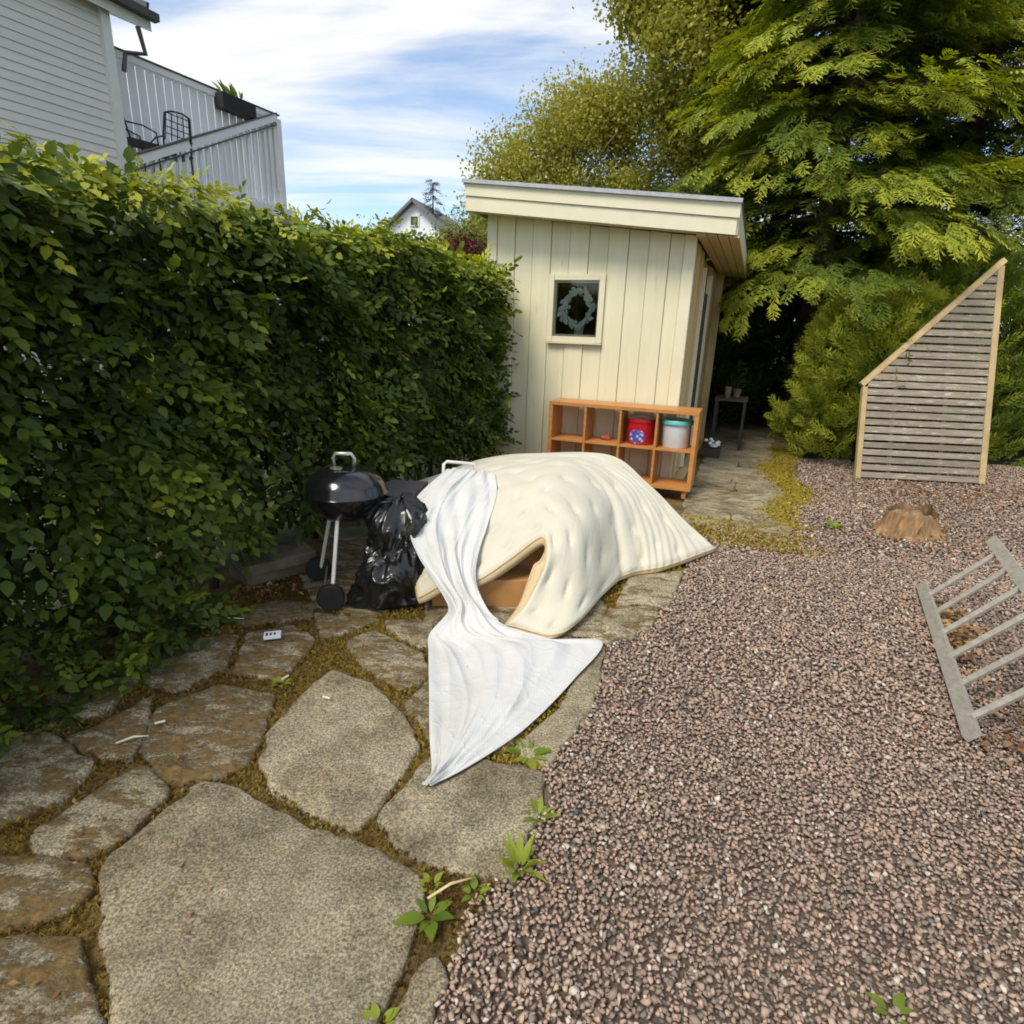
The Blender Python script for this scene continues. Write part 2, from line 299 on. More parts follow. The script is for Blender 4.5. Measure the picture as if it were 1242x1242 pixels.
def mattress_mat():
    m, nt, b, N, L = newmat('mattress_ticking'); uv = N('ShaderNodeUVMap')
    wv = N('ShaderNodeTexWave'); wv.wave_type = 'BANDS'; wv.bands_direction = 'Y'; wv.inputs['Scale'].default_value = 22; wv.inputs['Distortion'].default_value = .6; wv.inputs['Detail'].default_value = 1; L(uv.outputs[0], wv.inputs['Vector'])
    n = N('ShaderNodeTexNoise'); n.inputs['Scale'].default_value = 3; n.inputs['Detail'].default_value = 6; L(uv.outputs[0], n.inputs['Vector'])
    r = ramp(nt, n.outputs['Fac'], [(.3, (.56, .525, .405)), (.7, (.605, .58, .475))]); L(r.outputs[0], b.inputs['Base Color']); b.inputs['Roughness'].default_value = .85; b.inputs['Sheen Weight'].default_value = .2; b.inputs['Specular IOR Level'].default_value = .2
    bp = N('ShaderNodeBump'); bp.inputs['Strength'].default_value = .12; bp.inputs['Distance'].default_value = .003; L(wv.outputs['Fac'], bp.inputs['Height'])
    st_n = N('ShaderNodeTexNoise'); st_n.inputs['Scale'].default_value = 5.5; st_n.inputs['Detail'].default_value = 8; st_n.inputs['Roughness'].default_value = .65; L(uv.outputs[0], st_n.inputs['Vector'])
    sm_ = ramp(nt, st_n.outputs['Fac'], [(.60, (0, 0, 0)), (.72, (.5, .5, .5))]); mm = N('ShaderNodeMix'); mm.data_type = 'RGBA'; L(sm_.outputs[0], mm.inputs[0]); L(r.outputs[0], mm.inputs[6]); mm.inputs[7].default_value = (.50, .43, .29, 1); L(mm.outputs[2], b.inputs['Base Color'])
    vo = N('ShaderNodeTexVoronoi'); vo.feature = 'DISTANCE_TO_EDGE'; vo.inputs['Scale'].default_value = 6; wn = N('ShaderNodeTexNoise'); wn.inputs['Scale'].default_value = 4; L(uv.outputs[0], wn.inputs['Vector'])
    ad = N('ShaderNodeMix'); ad.data_type = 'RGBA'; ad.blend_type = 'LINEAR_LIGHT'; ad.inputs[0].default_value = .2; L(uv.outputs[0], ad.inputs[6]); L(wn.outputs['Color'], ad.inputs[7]); L(ad.outputs[2], vo.inputs['Vector'])
    ce = ramp(nt, vo.outputs['Distance'], [(0, (0, 0, 0)), (.05, (.7, .7, .7)), (.2, (1, 1, 1))]); b3 = N('ShaderNodeBump'); b3.inputs['Strength'].default_value = .16; b3.inputs['Distance'].default_value = .008; L(ce.outputs[0], b3.inputs['Height']); L(bp.outputs[0], b3.inputs['Normal'])
    n2 = N('ShaderNodeTexNoise'); n2.inputs['Scale'].default_value = 160; n2.inputs['Detail'].default_value = 3; L(uv.outputs[0], n2.inputs['Vector'])
    b2 = N('ShaderNodeBump'); b2.inputs['Strength'].default_value = .12; b2.inputs['Distance'].default_value = .003; L(n2.outputs['Fac'], b2.inputs['Height']); L(b3.outputs[0], b2.inputs['Normal']); L(b2.outputs[0], b.inputs['Normal']); return m
M['mattress'] = mattress_mat()

def glass_mat():
    m, nt, b, N, L = newmat('window_glass'); nt.nodes.remove(b); t = N('ShaderNodeBsdfTransparent'); t.inputs[0].default_value = (.93, .95, .94, 1); g = N('ShaderNodeBsdfGlossy'); g.inputs['Roughness'].default_value = .03
    f = N('ShaderNodeFresnel'); f.inputs[0].default_value = 1.5; mx = N('ShaderNodeMixShader'); L(f.outputs[0], mx.inputs[0]); L(t.outputs[0], mx.inputs[1]); L(g.outputs[0], mx.inputs[2]); L(mx.outputs[0], nt.nodes['Material Output'].inputs[0]); return m
M['glass'] = glass_mat()

# ------------------------------------------------------------------ ground, patio, gravel bed, path
AZ = R(21); EX = Vector((math.cos(AZ), -math.sin(AZ), 0)); EY = Vector((math.sin(AZ), math.cos(AZ), 0)); SO = Vector((1.75, 6.08, 0))   # the shed's corner and axes
def shed_w(x, y, z=0): return SO+EX*x+EY*y+Vector((0, 0, z))

g = MB(); n = 40; xs = [-900, -200, -60, -25, -12, -6, -3, 0, 3, 6, 12, 25, 60, 200, 900]
g.add([(x, y, -.075) for y in xs for x in xs], [(j*15+i, j*15+i+1, (j+1)*15+i+1, (j+1)*15+i) for j in range(14) for i in range(14)])
tag(g.build('ground', pmat('lawn_ground', (.06, .075, .025), (.045, .04, .02), 3, 1, .8, 30)), kind='structure')

GEDGE = [(-.2, .3), (-.19, .8), (-.12, 1.04), (-.08, 1.2), (.03, 1.37), (.13, 1.62), (.18, 1.87), (.31, 2.1), (.41, 2.5), (.54, 2.78), (.72, 2.95), (.90, 3.2), (1.1, 3.6), (1.35, 4.1), (1.75, 4.85), (2.3, 5.3), (2.75, 5.9), (3.3, 6.7), (3.7, 7.5)]   # where stones end and gravel starts
def gedge(y):
    return float(np.interp(y, [p[1] for p in GEDGE], [p[0] for p in GEDGE]))
patio = MB()
pts = [(-3.2, -.5), (-.2, -.5)]+GEDGE+[(5.2, 11.5), (3.0, 12), (1.6, 6.5), (-.3, 7.2), (-.6, 6.6), (-3.2, .5)]
patio.add([(x, y, -.032) for x, y in pts], [tuple(range(len(pts)))])
patio = tag(patio.build('patio', M['bed']), kind='structure')
gb = MB(); gp = GEDGE+[(3.7, 8.2), (9, 8.2), (9, .3), (5, -.5)]
gb.add([(x, y, -.028) for x, y in gp], [tuple(range(len(gp)))])
gravel_bed = tag(gb.build('gravel_bed', pmat('gravel_dirt', (.19, .14, .10), (.10, .072, .052), 60, 1, .8, 140)), kind='structure')

STONES = [   # outlines in metres, crust = how much of it is overgrown with brown moss
    (-.32, [(-1.05,1.69),(-0.91,1.66),(-0.67,1.54),(-0.36,1.43),(-0.23,1.33),(-0.23,1.22),(-0.25,1.08),(-0.29,0.98),(-0.30,0.88),(-0.32,.6),(-.75,.6),(-0.81,0.86),(-0.94,1.05),(-1.02,1.14),(-1.15,1.32),(-1.15,1.39),(-1.12,1.50)]),
    (-.20, [(-0.88,2.26),(-0.82,2.43),(-0.61,2.33),(-0.44,2.13),(-0.33,1.94),(-0.38,1.76),(-0.46,1.52),(-0.62,1.58),(-0.79,1.68),(-0.90,1.82),(-0.93,2.00)]),
    (.10, [(-1.42,2.08),(-1.26,2.25),(-1.03,2.19),(-0.99,2.00),(-0.96,1.82),(-1.04,1.76),(-1.18,1.74),(-1.33,1.86)]),
    (-.05, [(-1.45,1.47),(-1.38,1.64),(-1.31,1.75),(-1.17,1.65),(-1.18,1.51),(-1.23,1.41),(-1.39,1.41)]),
    (.03, [(-1.95,1.88),(-1.76,1.90),(-1.51,1.76),(-1.50,1.63),(-1.64,1.48),(-1.85,1.5)]),
    (.08, [(-1.60,1.36),(-1.36,1.37),(-1.23,1.35),(-1.18,1.28),(-1.19,1.22),(-1.37,1.16),(-1.6,1.18)]),
    (.04, [(-1.40,1.08),(-1.08,1.11),(-1.02,1.04),(-0.93,0.95),(-0.86,0.84),(-.82,.6),(-1.3,.6)]),
    (-.25, [(-0.41,1.57),(-0.35,1.74),(-0.26,1.90),(-0.00,1.85),(0.15,1.80),(0.12,1.61),(0.03,1.36),(-0.11,1.38),(-0.26,1.42),(-0.36,1.50)]),
    (-.15, [(-0.21,1.08),(-0.18,1.14),(-0.13,1.13),(-0.13,1.04),(-0.16,0.86),(-0.26,0.86),(-0.25,0.97)]),
    (.00, [(-0.80,2.67),(-0.69,2.78),(-0.44,2.60),(-0.38,2.43),(-0.48,2.32),(-0.65,2.46)]),
    (.04, [(-1.65,2.43),(-1.60,2.63),(-1.42,2.69),(-1.34,2.43),(-1.45,2.25),(-1.61,2.31)]),
    (.09, [(-1.33,2.74),(-1.15,2.82),(-1.01,2.70),(-1.02,2.47),(-1.07,2.38),(-1.25,2.41)]),
    (.12, [(-1.60,1.98),(-1.52,2.16),(-1.43,1.98),(-1.38,1.83),(-1.46,1.81),(-1.66,1.91)]),
    (.10, [(-1.96,2.06),(-1.88,2.24),(-1.74,2.37),(-1.66,2.27),(-1.67,2.08),(-1.81,1.97)]),
    (.08, [(-1.07,2.98),(-0.74,2.94),(-0.83,2.81),(-0.95,2.74)]),
    (.10, [(-1.57,2.97),(-1.34,3.12),(-1.14,3.10),(-1.13,2.95),(-1.39,2.84)]),
    (-.05, [(-0.66,2.92),(-0.42,2.94),(-0.41,2.70),(-0.45,2.68),(-0.63,2.84)]),
    (-.02, [(-0.42,2.19),(-0.35,2.36),(-0.29,2.20),(-0.24,2.0),(-0.30,1.99)]),
    (-.16, [(0.22,2.18),(0.30,2.40),(0.39,2.66),(0.50,2.72),(0.39,2.25),(0.27,2.02),(0.17,1.86),(0.03,1.92)]),
    (-.06, [(0.46,2.80),(0.60,3.16),(0.88,3.21),(0.78,2.97),(0.64,2.88),(0.54,2.80)]),
    (-.10, [(0.68,3.27),(0.81,3.65),(1.15,3.75),(0.96,3.30)]),
    (-.10, [(-0.36,2.88),(-0.03,2.81),(0.30,2.74),(0.22,2.42),(0.00,2.0),(-0.20,1.97),(-0.24,2.16),(-.32,2.4)]),
    (-.02, [(-0.47,3.54),(0.34,3.61),(0.50,3.2),(0.42,2.89),(-0.07,2.88),(-0.37,2.96)]),
    (.0, [(-0.14,4.59),(0.96,4.70),(0.72,3.79),(0.01,3.70)]),
    (.03, [(-1.35,3.60),(-1.07,3.78),(-0.67,3.74),(-0.64,3.28),(-0.80,3.02),(-1.09,3.15)]),
    (.02, [(-1.41,4.44),(-0.80,4.52),(-0.63,3.89),(-1.24,3.84)]),
    (.02, [(-1.0,5.19),(-0.18,5.60),(-0.14,4.69),(-0.85,4.60)]),
    (.04, [(-0.10,5.6),(1.0,5.4),(1.6,5.2),(0.98,4.78),(-0.08,4.69)]),
    (.05, [(-2.1,1.40),(-1.68,1.42),(-1.66,1.15),(-2.0,1.1)]),
    (.05, [(-1.95,1.0),(-1.46,1.06),(-1.38,.6),(-1.9,.6)]),
]
def smooth_outline(poly, step=.03, jit=.010, seed=0):
    """resample an outline, round its corners a little and chip it"""
    P = [Vector((*p, 0)) for p in poly]; n = len(P); o = []
    for i in range(n):
        a, b = P[i], P[(i+1) % n]; k = max(1, int((b-a).length/step))
        for j in range(k): o.append(a.lerp(b, j/k))
    m = len(o)
    o = [o[i]*.6+(o[i-1]+o[(i+1) % m])*.2 for i in range(m)]
    return [p+Vector((nz((p.x+seed, p.y, 1), 14)*jit*1.6+nz((p.x, p.y+seed, 3), 45)*jit, nz((p.x, p.y+seed, 7), 14)*jit*1.6+nz((p.x+seed, p.y, 9), 45)*jit, 0)) for p in o]
def area2(o): return sum(o[i-1].x*o[i].y-o[i].x*o[i-1].y for i in range(len(o)))
stone_polys = []
for i, (crust, poly) in enumerate(STONES):
    cx_ = sum(p[0] for p in poly)/len(poly); cy_ = sum(p[1] for p in poly)/len(poly); gr = 1.04 if crust < -.12 else 1.20
    o = smooth_outline([(cx_+(x-cx_)*gr, cy_+(y-cy_)*gr) for x, y in poly], seed=i*3.7)
    if area2(o) < 0: o.reverse()
    stone_polys.append([(p.x, p.y) for p in o])
    c = sum(o, Vector())/len(o); top = random.uniform(-.004, .006); n = len(o); mb = MB(); tx_, ty_ = random.uniform(-.008, .008), random.uniform(-.008, .008)
    rings = [(0, -.05), (0, top-.014), (.007, top-.004), (.020, top)]
    vs = []
    for s, z in rings:
        for p in o:
            q = p-c; q = q*(1-s*(1+.8*nz((p.x, p.y, 5), 11))/q.length); vs.append((q.x, q.y, z+(q.x*tx_+q.y*ty_)))
    vs.append((0, 0, top+.002)); fs = []
    for r_ in range(3): fs += [(r_*n+k, r_*n+(k+1) % n, (r_+1)*n+(k+1) % n, (r_+1)*n+k) for k in range(n)]
    fs += [(3*n+k, 3*n+(k+1) % n, 4*n) for k in range(n)]
    mb.add(vs, fs); s = mb.build('flagstone', M['stone'], patio, True, 50, loc=(c.x, c.y, 0)); s['crust'] = float(crust if crust < -.12 else .035+crust*.35)

# path of slabs along the shed
path = MB(); pp = [shed_w(*p) for p in ((.1, -1.0), (1.12, -1.35), (1.12, 6), (.1, 6))]
path.add([(p.x, p.y, -.02) for p in pp], [(0, 1, 2, 3)]); path = tag(path.build('path', M['bed']), kind='structure')
yy = -1.15; i = 0
while yy < 5.6:
    d = random.uniform(.38, .52); x0, x1 = .12+random.uniform(-.02, .03), 1.02+random.uniform(-.05, .04)
    spl = [(x0, x1)] if i % 3 else [(x0, .55), (.565, x1)]
    for a, b in spl:
        poly = [shed_w(*q).xy for q in ((a, yy), (b, yy-random.uniform(0, .02)), (b, yy+d), (a, yy+d))]
        o = smooth_outline(poly, .08, .004, i); c = sum(o, Vector())/len(o)
        s = MB().prism([(p.x-c.x, p.y-c.y) for p in o], -.05, 0).build('paving_slab', M['stone'], path, loc=(c.x, c.y, random.uniform(-.006, .004))); s['crust'] = random.uniform(-.08, .02)
    yy += d+.018; i += 1

# ------------------------------------------------------------------ gravel: loose crushed stones
def pebble(k, n=10):
    r = np.random.default_rng(k); bm = bmesh.new()
    for _ in range(n):
        p = r.normal(size=3); p /= np.linalg.norm(p); p *= (1, .78, .55); p *= r.uniform(.82, 1.0); bm.verts.new(p)
    bmesh.ops.convex_hull(bm, input=bm.verts[:]); 
    for v in [v for v in bm.verts if not v.link_faces]: bm.verts.remove(v)
    bm.verts.index_update(); vs = [tuple(v.co) for v in bm.verts]; fs = [tuple(v.index for v in f.verts) for f in bm.faces]; bm.free(); return vs, fs
PEB_NEAR, PEB_MID, PEB_FAR = [pebble(k) for k in range(16)], [pebble(k+30, 9) for k in range(12)], [pebble(k+60, 7) for k in range(12)]
def rand_rot(n, tilt=.5):
    a = rng.uniform(0, 2*np.pi, n); u = np.stack([rng.normal(0, tilt, n), rng.normal(0, tilt, n), np.ones(n)], 1)
    f = np.stack([np.cos(a), np.sin(a), rng.normal(0, .2, n)], 1); return frames(f, u)
def inpoly(px, py, poly):
    poly = np.array(poly); ins = np.zeros(len(px), bool); j = len(poly)-1
    for i in range(len(poly)):
        xi, yi = poly[i]; xj, yj = poly[j]
        c = ((yi > py) != (yj > py)) & (px < (xj-xi)*(py-yi)/(yj-yi+1e-12)+xi); ins ^= c; j = i
    return ins
gx0 = lambda y: np.interp(y, [p[1] for p in GEDGE], [p[0] for p in GEDGE])
parts = []
for (y0, y1, s0, s1, PEB) in ((.55, 2.2, .0075, .0150, PEB_NEAR), (2.2, 4.2, .0105, .0185, PEB_MID), (4.2, 8.0, .0165, .027, PEB_FAR)):
    for lay in range(2):
        sp_ = (s0+s1)*(.80 if lay == 0 else .92); gy_, gx_ = np.meshgrid(np.arange(y0, y1, sp_*.9), np.arange(-.4, 7.6, sp_), indexing='ij')
        x = (gx_+(np.arange(gx_.shape[0]) % 2)[:, None]*sp_*.5).ravel(); y = gy_.ravel(); x = x+rng.normal(0, sp_*.26, len(x)); y = y+rng.normal(0, sp_*.26, len(y))
        ok = (x > gx0(y)-.01+.03*np.sin(y*9)+.02*np.sin(y*23)) & (x < np.minimum(.42+.93*y, 7.4)); x, y = x[ok], y[ok]; n = len(x)
        ins = np.zeros(n, bool)
        for sp in stone_polys: ins |= inpoly(x, y, sp)
        x, y = x[~ins], y[~ins]; n = len(x)
        z = -.016+lay*.009+rng.uniform(-.004, .005, n)+.004*np.sin(x*2.1+1)*np.sin(y*1.7)
        sz = rng.uniform(s0, s1, n)*(1+.5*(rng.random(n) > .95)); which = rng.integers(0, len(PEB), n)
        Mx = rand_rot(n, .6)*sz[:, None, None]; T = np.stack([x, y, z], 1)
        t = np.clip(rng.normal(.50, .24, n)+.10*fnoise(T, 1.3, 2), .02, .97); t = np.where(rng.random(n) > .99, 1., t)
        for k in range(len(PEB)):
            q = which == k
            if q.any(): parts.append(scatter(PEB[k], Mx[q], T[q], t[q]))
gravel = tag(link('gravel', np_mesh('gravel', *merge(parts)[:3], M['gravel'], merge(parts)[3])), 'mauve brown crushed stone gravel beside the flagstones', 'gravel', kind='stuff')

# ------------------------------------------------------------------ leaf shapes
def leaf_shape(l=1., wd=.6, fold=.12, curl=.15, n=4, tipw=.0):
    """a pointed leaf from the origin along +y: midrib and two edges"""
    vs = []; fs = []
    for i in range(n+1):
        t = i/n; h = math.sin(math.pi*min(1, t**.85))*wd/2 if 0 < t < 1 else 0; z = -curl*t*t*l
        vs += [(-h*l, t*l, z+fold*h*l), (0, t*l, z), (h*l, t*l, z+fold*h*l)]
    for i in range(n):
        a = 3*i; b = a+3
        if i == 0: fs += [(1, b+1, b), (1, b+2, b+1)]
        elif i == n-1: fs += [(a, a+1, b+1), (a+1, a+2, b+1)]
        else: fs += [(a, a+1, b+1, b), (a+1, a+2, b+2, b+1)]
    used = sorted({i for f in fs for i in f}); mp = {u: k for k, u in enumerate(used)}
    return [vs[u] for u in used], [tuple(mp[i] for i in f) for f in fs]
def compound(items):
    """join (shape, matrix, tint) into one base for scatter"""
    V, F, T = [], [], []
    for (vs, fs), m, t in items:
        b = len(V); V += [tuple(m @ Vector(v)) for v in vs]; F += [tuple(i+b for i in f) for f in fs]; T += [t]*len(vs)
    return V, F, T
def mat_to(pos, fwd, nrm, s):
    y = Vector(fwd).normalized(); x = y.cross(Vector(nrm)).normalized(); z = x.cross(y)
    return Matrix.Translation(pos) @ Matrix((x, y, z)).transposed().to_4x4() @ Matrix.Scale(s, 4)
def tri_tube(pts, r):
    m = MB().tube(pts, r, 3, caps=False); return m.v, m.f
# beech spray: a thin twig with leaves to both sides
def beech_spray(seed, n=9, L=.26, seg=3):
    r = random.Random(seed); lf = leaf_shape(1, .62, .15, .2, seg); it = []
    bend = r.uniform(-.05, .05)
    P = lambda t: Vector((bend*math.sin(t*3), t*L, -.10*L*t*t*2))
    for i in range(n):
        t = .12+.88*i/(n-1); sd = 1 if i % 2 else -1; ang = r.uniform(.5, 1.0) if i < n-1 else 0
        f = Vector((sd*math.sin(ang), math.cos(ang), r.uniform(-.35, .15))); nn = Vector((r.uniform(-.3, .3), r.uniform(-.3, .3), 1))
        it.append((lf, mat_to(P(t), f, nn, r.uniform(.056, .090)*(1-.25*t)), r.uniform(-.10, .10)+.10*t))
    it.append((([tuple(P(0)+Vector((.002, 0, 0))), tuple(P(0)-Vector((.002, 0, 0))), tuple(P(1))], [(0, 1, 2)]), Matrix(), -.5))
    return compound(it)
BEECH = [beech_spray(k) for k in range(5)]; BEECH_IN = [beech_spray(k, 7, .24, 2) for k in range(5)]

# ------------------------------------------------------------------ the beech hedge along the patio
HD = np.array([.353, .935, 0]); HD /= np.linalg.norm(HD); HN = np.array([HD[1], -HD[0], 0]); H0 = np.array([-2.1, 1.8, 0])   # foot line, outward normal
HS0, HS1, HH, HT = -2.2, 5.05, 2.12, .75
hedge = thing('beech_hedge', 'tall clipped green beech hedge running beside the flagstone patio to the shed', 'hedge', tuple(H0))
def hedge_top(s): return HH+.07*np.clip((s-1)/4, 0, 1)+.035*np.sin(s*2.3)+.03*np.sin(s*5.1+1)+.02*np.sin(s*11)
def face_off(s, z):
    p = np.stack([s, z, 0*s], 1); return .13*fnoise(p, 2.0, 1)+.08*fnoise(p, 5.2, 2)-.05*np.clip(1-z/.5, 0, 1)-.38*np.clip(1-z/.62, 0, 1)*np.clip((s-.75)/.5, 0, 1)
parts = []
def hedge_add(s, d, z, fw, up, tint, size, BEECH=BEECH):
    n = len(s); T = HD[None]*s[:, None]+HN[None]*d[:, None]; T[:, 2] = z
    Mx = frames(fw, up)*size[:, None, None]; wh = rng.integers(0, len(BEECH), n)
    for k in range(len(BEECH)):
        q = wh == k
        if q.any(): parts.append(scatter(BEECH[k], Mx[q], T[q], tint[q]))
def dirs(a, b, c, n, j):   # a*HD + b*HN + c*Z with jitter
    return (HD[None]*a+HN[None]*b+np.array([[0, 0, c]]))+rng.normal(0, j, (n, 3))
for lay, (n, dep) in enumerate(((4000, 0.), (2800, .12), (2100, .26), (1700, .5))):      # outer shell and deeper layers
    s = rng.uniform(HS0, HS1, n); z = rng.uniform(.12, 1, n)**.9*hedge_top(s)
    p = np.stack([s, z, np.full(n, lay*1.)], 1); p[:, 2] *= .22; hole = fnoise(p, 2.9, 5)+.3*fnoise(p, 6, 6)
    low = np.clip((1.3-z)/1.0, 0, 1)
    ok = rng.random(n) > np.clip((hole*1.5+.12)*(.45+1.2*low), 0, .95)
    s, z = s[ok], z[ok]; n = len(s)
    d = face_off(s, z)-dep-rng.uniform(0, .09, n)
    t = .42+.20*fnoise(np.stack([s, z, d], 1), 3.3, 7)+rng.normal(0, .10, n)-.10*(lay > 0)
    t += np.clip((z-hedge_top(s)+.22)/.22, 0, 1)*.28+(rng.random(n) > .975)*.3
    fw_ = dirs(0, .8, -.25, n, .55); nt_ = z > hedge_top(s)-.22; fw_[:, 2] = np.where(nt_, np.clip(fw_[:, 2], -.6, .06), fw_[:, 2])
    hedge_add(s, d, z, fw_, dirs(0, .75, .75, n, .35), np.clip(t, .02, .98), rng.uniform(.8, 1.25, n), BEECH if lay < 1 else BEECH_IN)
n = 2600; s = rng.uniform(HS0, HS1, n); d = -rng.uniform(-.06, HT, n); z = hedge_top(s)-rng.uniform(.0, .12, n)+.04*fnoise(np.stack([s, d, d], 1), 4, 3)  # flat top with young shoots
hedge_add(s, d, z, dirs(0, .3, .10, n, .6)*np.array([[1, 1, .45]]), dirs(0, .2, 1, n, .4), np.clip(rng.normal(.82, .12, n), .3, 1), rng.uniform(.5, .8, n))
n = 2600; s = rng.uniform(HS0, HS1, n); z = rng.uniform(.15, 1, n)*hedge_top(s); d = -HT+rng.uniform(-.06, .1, n)                                         # back face
ok = fnoise(np.stack([s, z, z], 1), 2.6, 8) < .35; s, z, d = s[ok], z[ok], d[ok]; n = len(s)
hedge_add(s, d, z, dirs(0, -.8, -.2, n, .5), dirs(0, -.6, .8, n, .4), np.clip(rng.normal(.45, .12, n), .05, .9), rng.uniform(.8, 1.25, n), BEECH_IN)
for e, sg in ((HS1, 1),):                                                                                                                                  # the end by the shed
    n = 900; s = e+rng.uniform(-.08, .10, n); d = -rng.uniform(-.1, HT, n); z = rng.uniform(.1, 1, n)*HH
    hedge_add(s, d, z, dirs(.8*sg, .1, -.2, n, .5), dirs(.7*sg, .1, .7, n, .4), np.clip(rng.normal(.5, .14, n), .05, .95), rng.uniform(.8, 1.2, n))
v, f, st, tt = merge(parts)
tag(link('foliage', np_mesh('beech_foliage', v, f, st, M['hedge'], np.clip(tt, 0, 1)), hedge), kind='stuff')
# stems
i = 0
for s in np.arange(HS0+.1, HS1, .33):
    b = HD*(s+random.uniform(-.06, .06))-HN*random.uniform(.28, .45); pts_ = []
    for k in range(5):
        pts_.append((b[0]+random.uniform(-.05, .05)*k*.7, b[1]+random.uniform(-.05, .05)*k*.7, -.05+k*.5))
    mb = MB().tube(pts_, [.028, .024, .019, .014, .007], 6)
    for k in range(6):
        q = Vector(pts_[1+k % 3]); sgn = HN*random.uniform(.1, .35)*random.choice((1, 1, -1))+HD*random.uniform(-.25, .25)
        mb.tube([q, q+Vector(sgn)*.6+Vector((0, 0, .12)), q+Vector(sgn)+Vector((0, 0, .3))], [.010, .007, .004], 4)
    mb.build('stem', M['bark'], hedge, True)
# single leaves that stand out from the clipped face
LEAFM = []
for k in range(4):
    vs, fs = leaf_shape(1, .62+.04*k, .16, .15+.06*k, 4); a = np.array(vs)
    ff = np.concatenate([np.array(f) for f in fs]); ln = np.array([len(f) for f in fs]); st = np.concatenate([[0], np.cumsum(ln)[:-1]])
    LEAFM.append(np_mesh('beech_leaf', a, ff, st, M['hedge'], np.full(len(a), (.5, .62, .74, .88)[k]), True))
for k in range(260):
    s = random.uniform(-.4, 3.2); z = random.uniform(.35, 2.12); d = float(face_off(np.array([s]), np.array([z]))[0])+random.uniform(.0, .05)
    p = HD*s+HN*d; o = link('leaf', LEAFM[random.choice((0, 0, 1, 1, 2, 3))], hedge, (p[0], p[1], z))
    fw = HN*.5+HD*random.uniform(-.7, .7); m = mat_to((0, 0, 0), (fw[0], fw[1], random.uniform(-.9, .0)), (HN[0]*.8, HN[1]*.8, .8), 1)
    o.rotation_euler = m.to_euler(); o.scale = [random.uniform(.055, .085)]*3

# ------------------------------------------------------------------ conifers
def cypress_frond(seed, L=1., pairs=6):
    """flat feathery spray along +y"""
    r = random.Random(seed); V, F, T = [], [], []
    def dia(a, b, wd, t):
        d = (b-a); x = d.cross(Vector((0, 0, 1))).normalized()*wd; m = a.lerp(b, .45); i = len(V); V.extend([tuple(a), tuple(m+x), tuple(b), tuple(m-x)]); F.append((i, i+1, i+2, i+3)); T.extend([t-.1, t, t+.12, t])
    P = lambda t: Vector((.05*math.sin(3*t+seed), t*L, -.25*L*t*t))
    for k in range(2): dia(P(k/2), P((k+1)/2+.04), .03*L, -.05+.1*k/2)
    for i in range(pairs):
        t = .06+.84*i/(pairs-1); l = L*(.42*math.sin(math.pi*(.2+.74*t))+.05)
        for sd in (-1, 1):
            a = P(t); ang = r.uniform(.55, .95); e = a+Vector((sd*math.sin(ang)*l, math.cos(ang)*l, -.15*l+r.uniform(-.09, .07)*L)); dia(a, e, .042*L, .10*t)
            if l > .3*L and i % 2: c = a.lerp(e, .5); dia(c, c+Vector((sd*math.sin(ang-.8)*l*.45, math.cos(ang-.8)*l*.45, r.uniform(-.1, .05)*l)), .032*L, .12*t+.05)
    return V, F, T
FROND = [cypress_frond(k) for k in range(6)]; FROND_FAR = [[q for q in cypress_frond(k, 1., 4)] for k in range(4)]
def foliage(name, root, P, Fw, Up, t, sz, mat, FROND=FROND):
    n = len(P); Mx = frames(Fw, Up)*sz[:, None, None]; wh = rng.integers(0, len(FROND), n)
    v, f, st, tt = merge([scatter(FROND[k], Mx[wh == k], P[wh == k], t[wh == k]) for k in range(len(FROND))])
    return tag(link('crown', np_mesh(name+'_crown', v, f, st, M[mat], np.clip(tt, 0, 1)), root), kind='stuff')
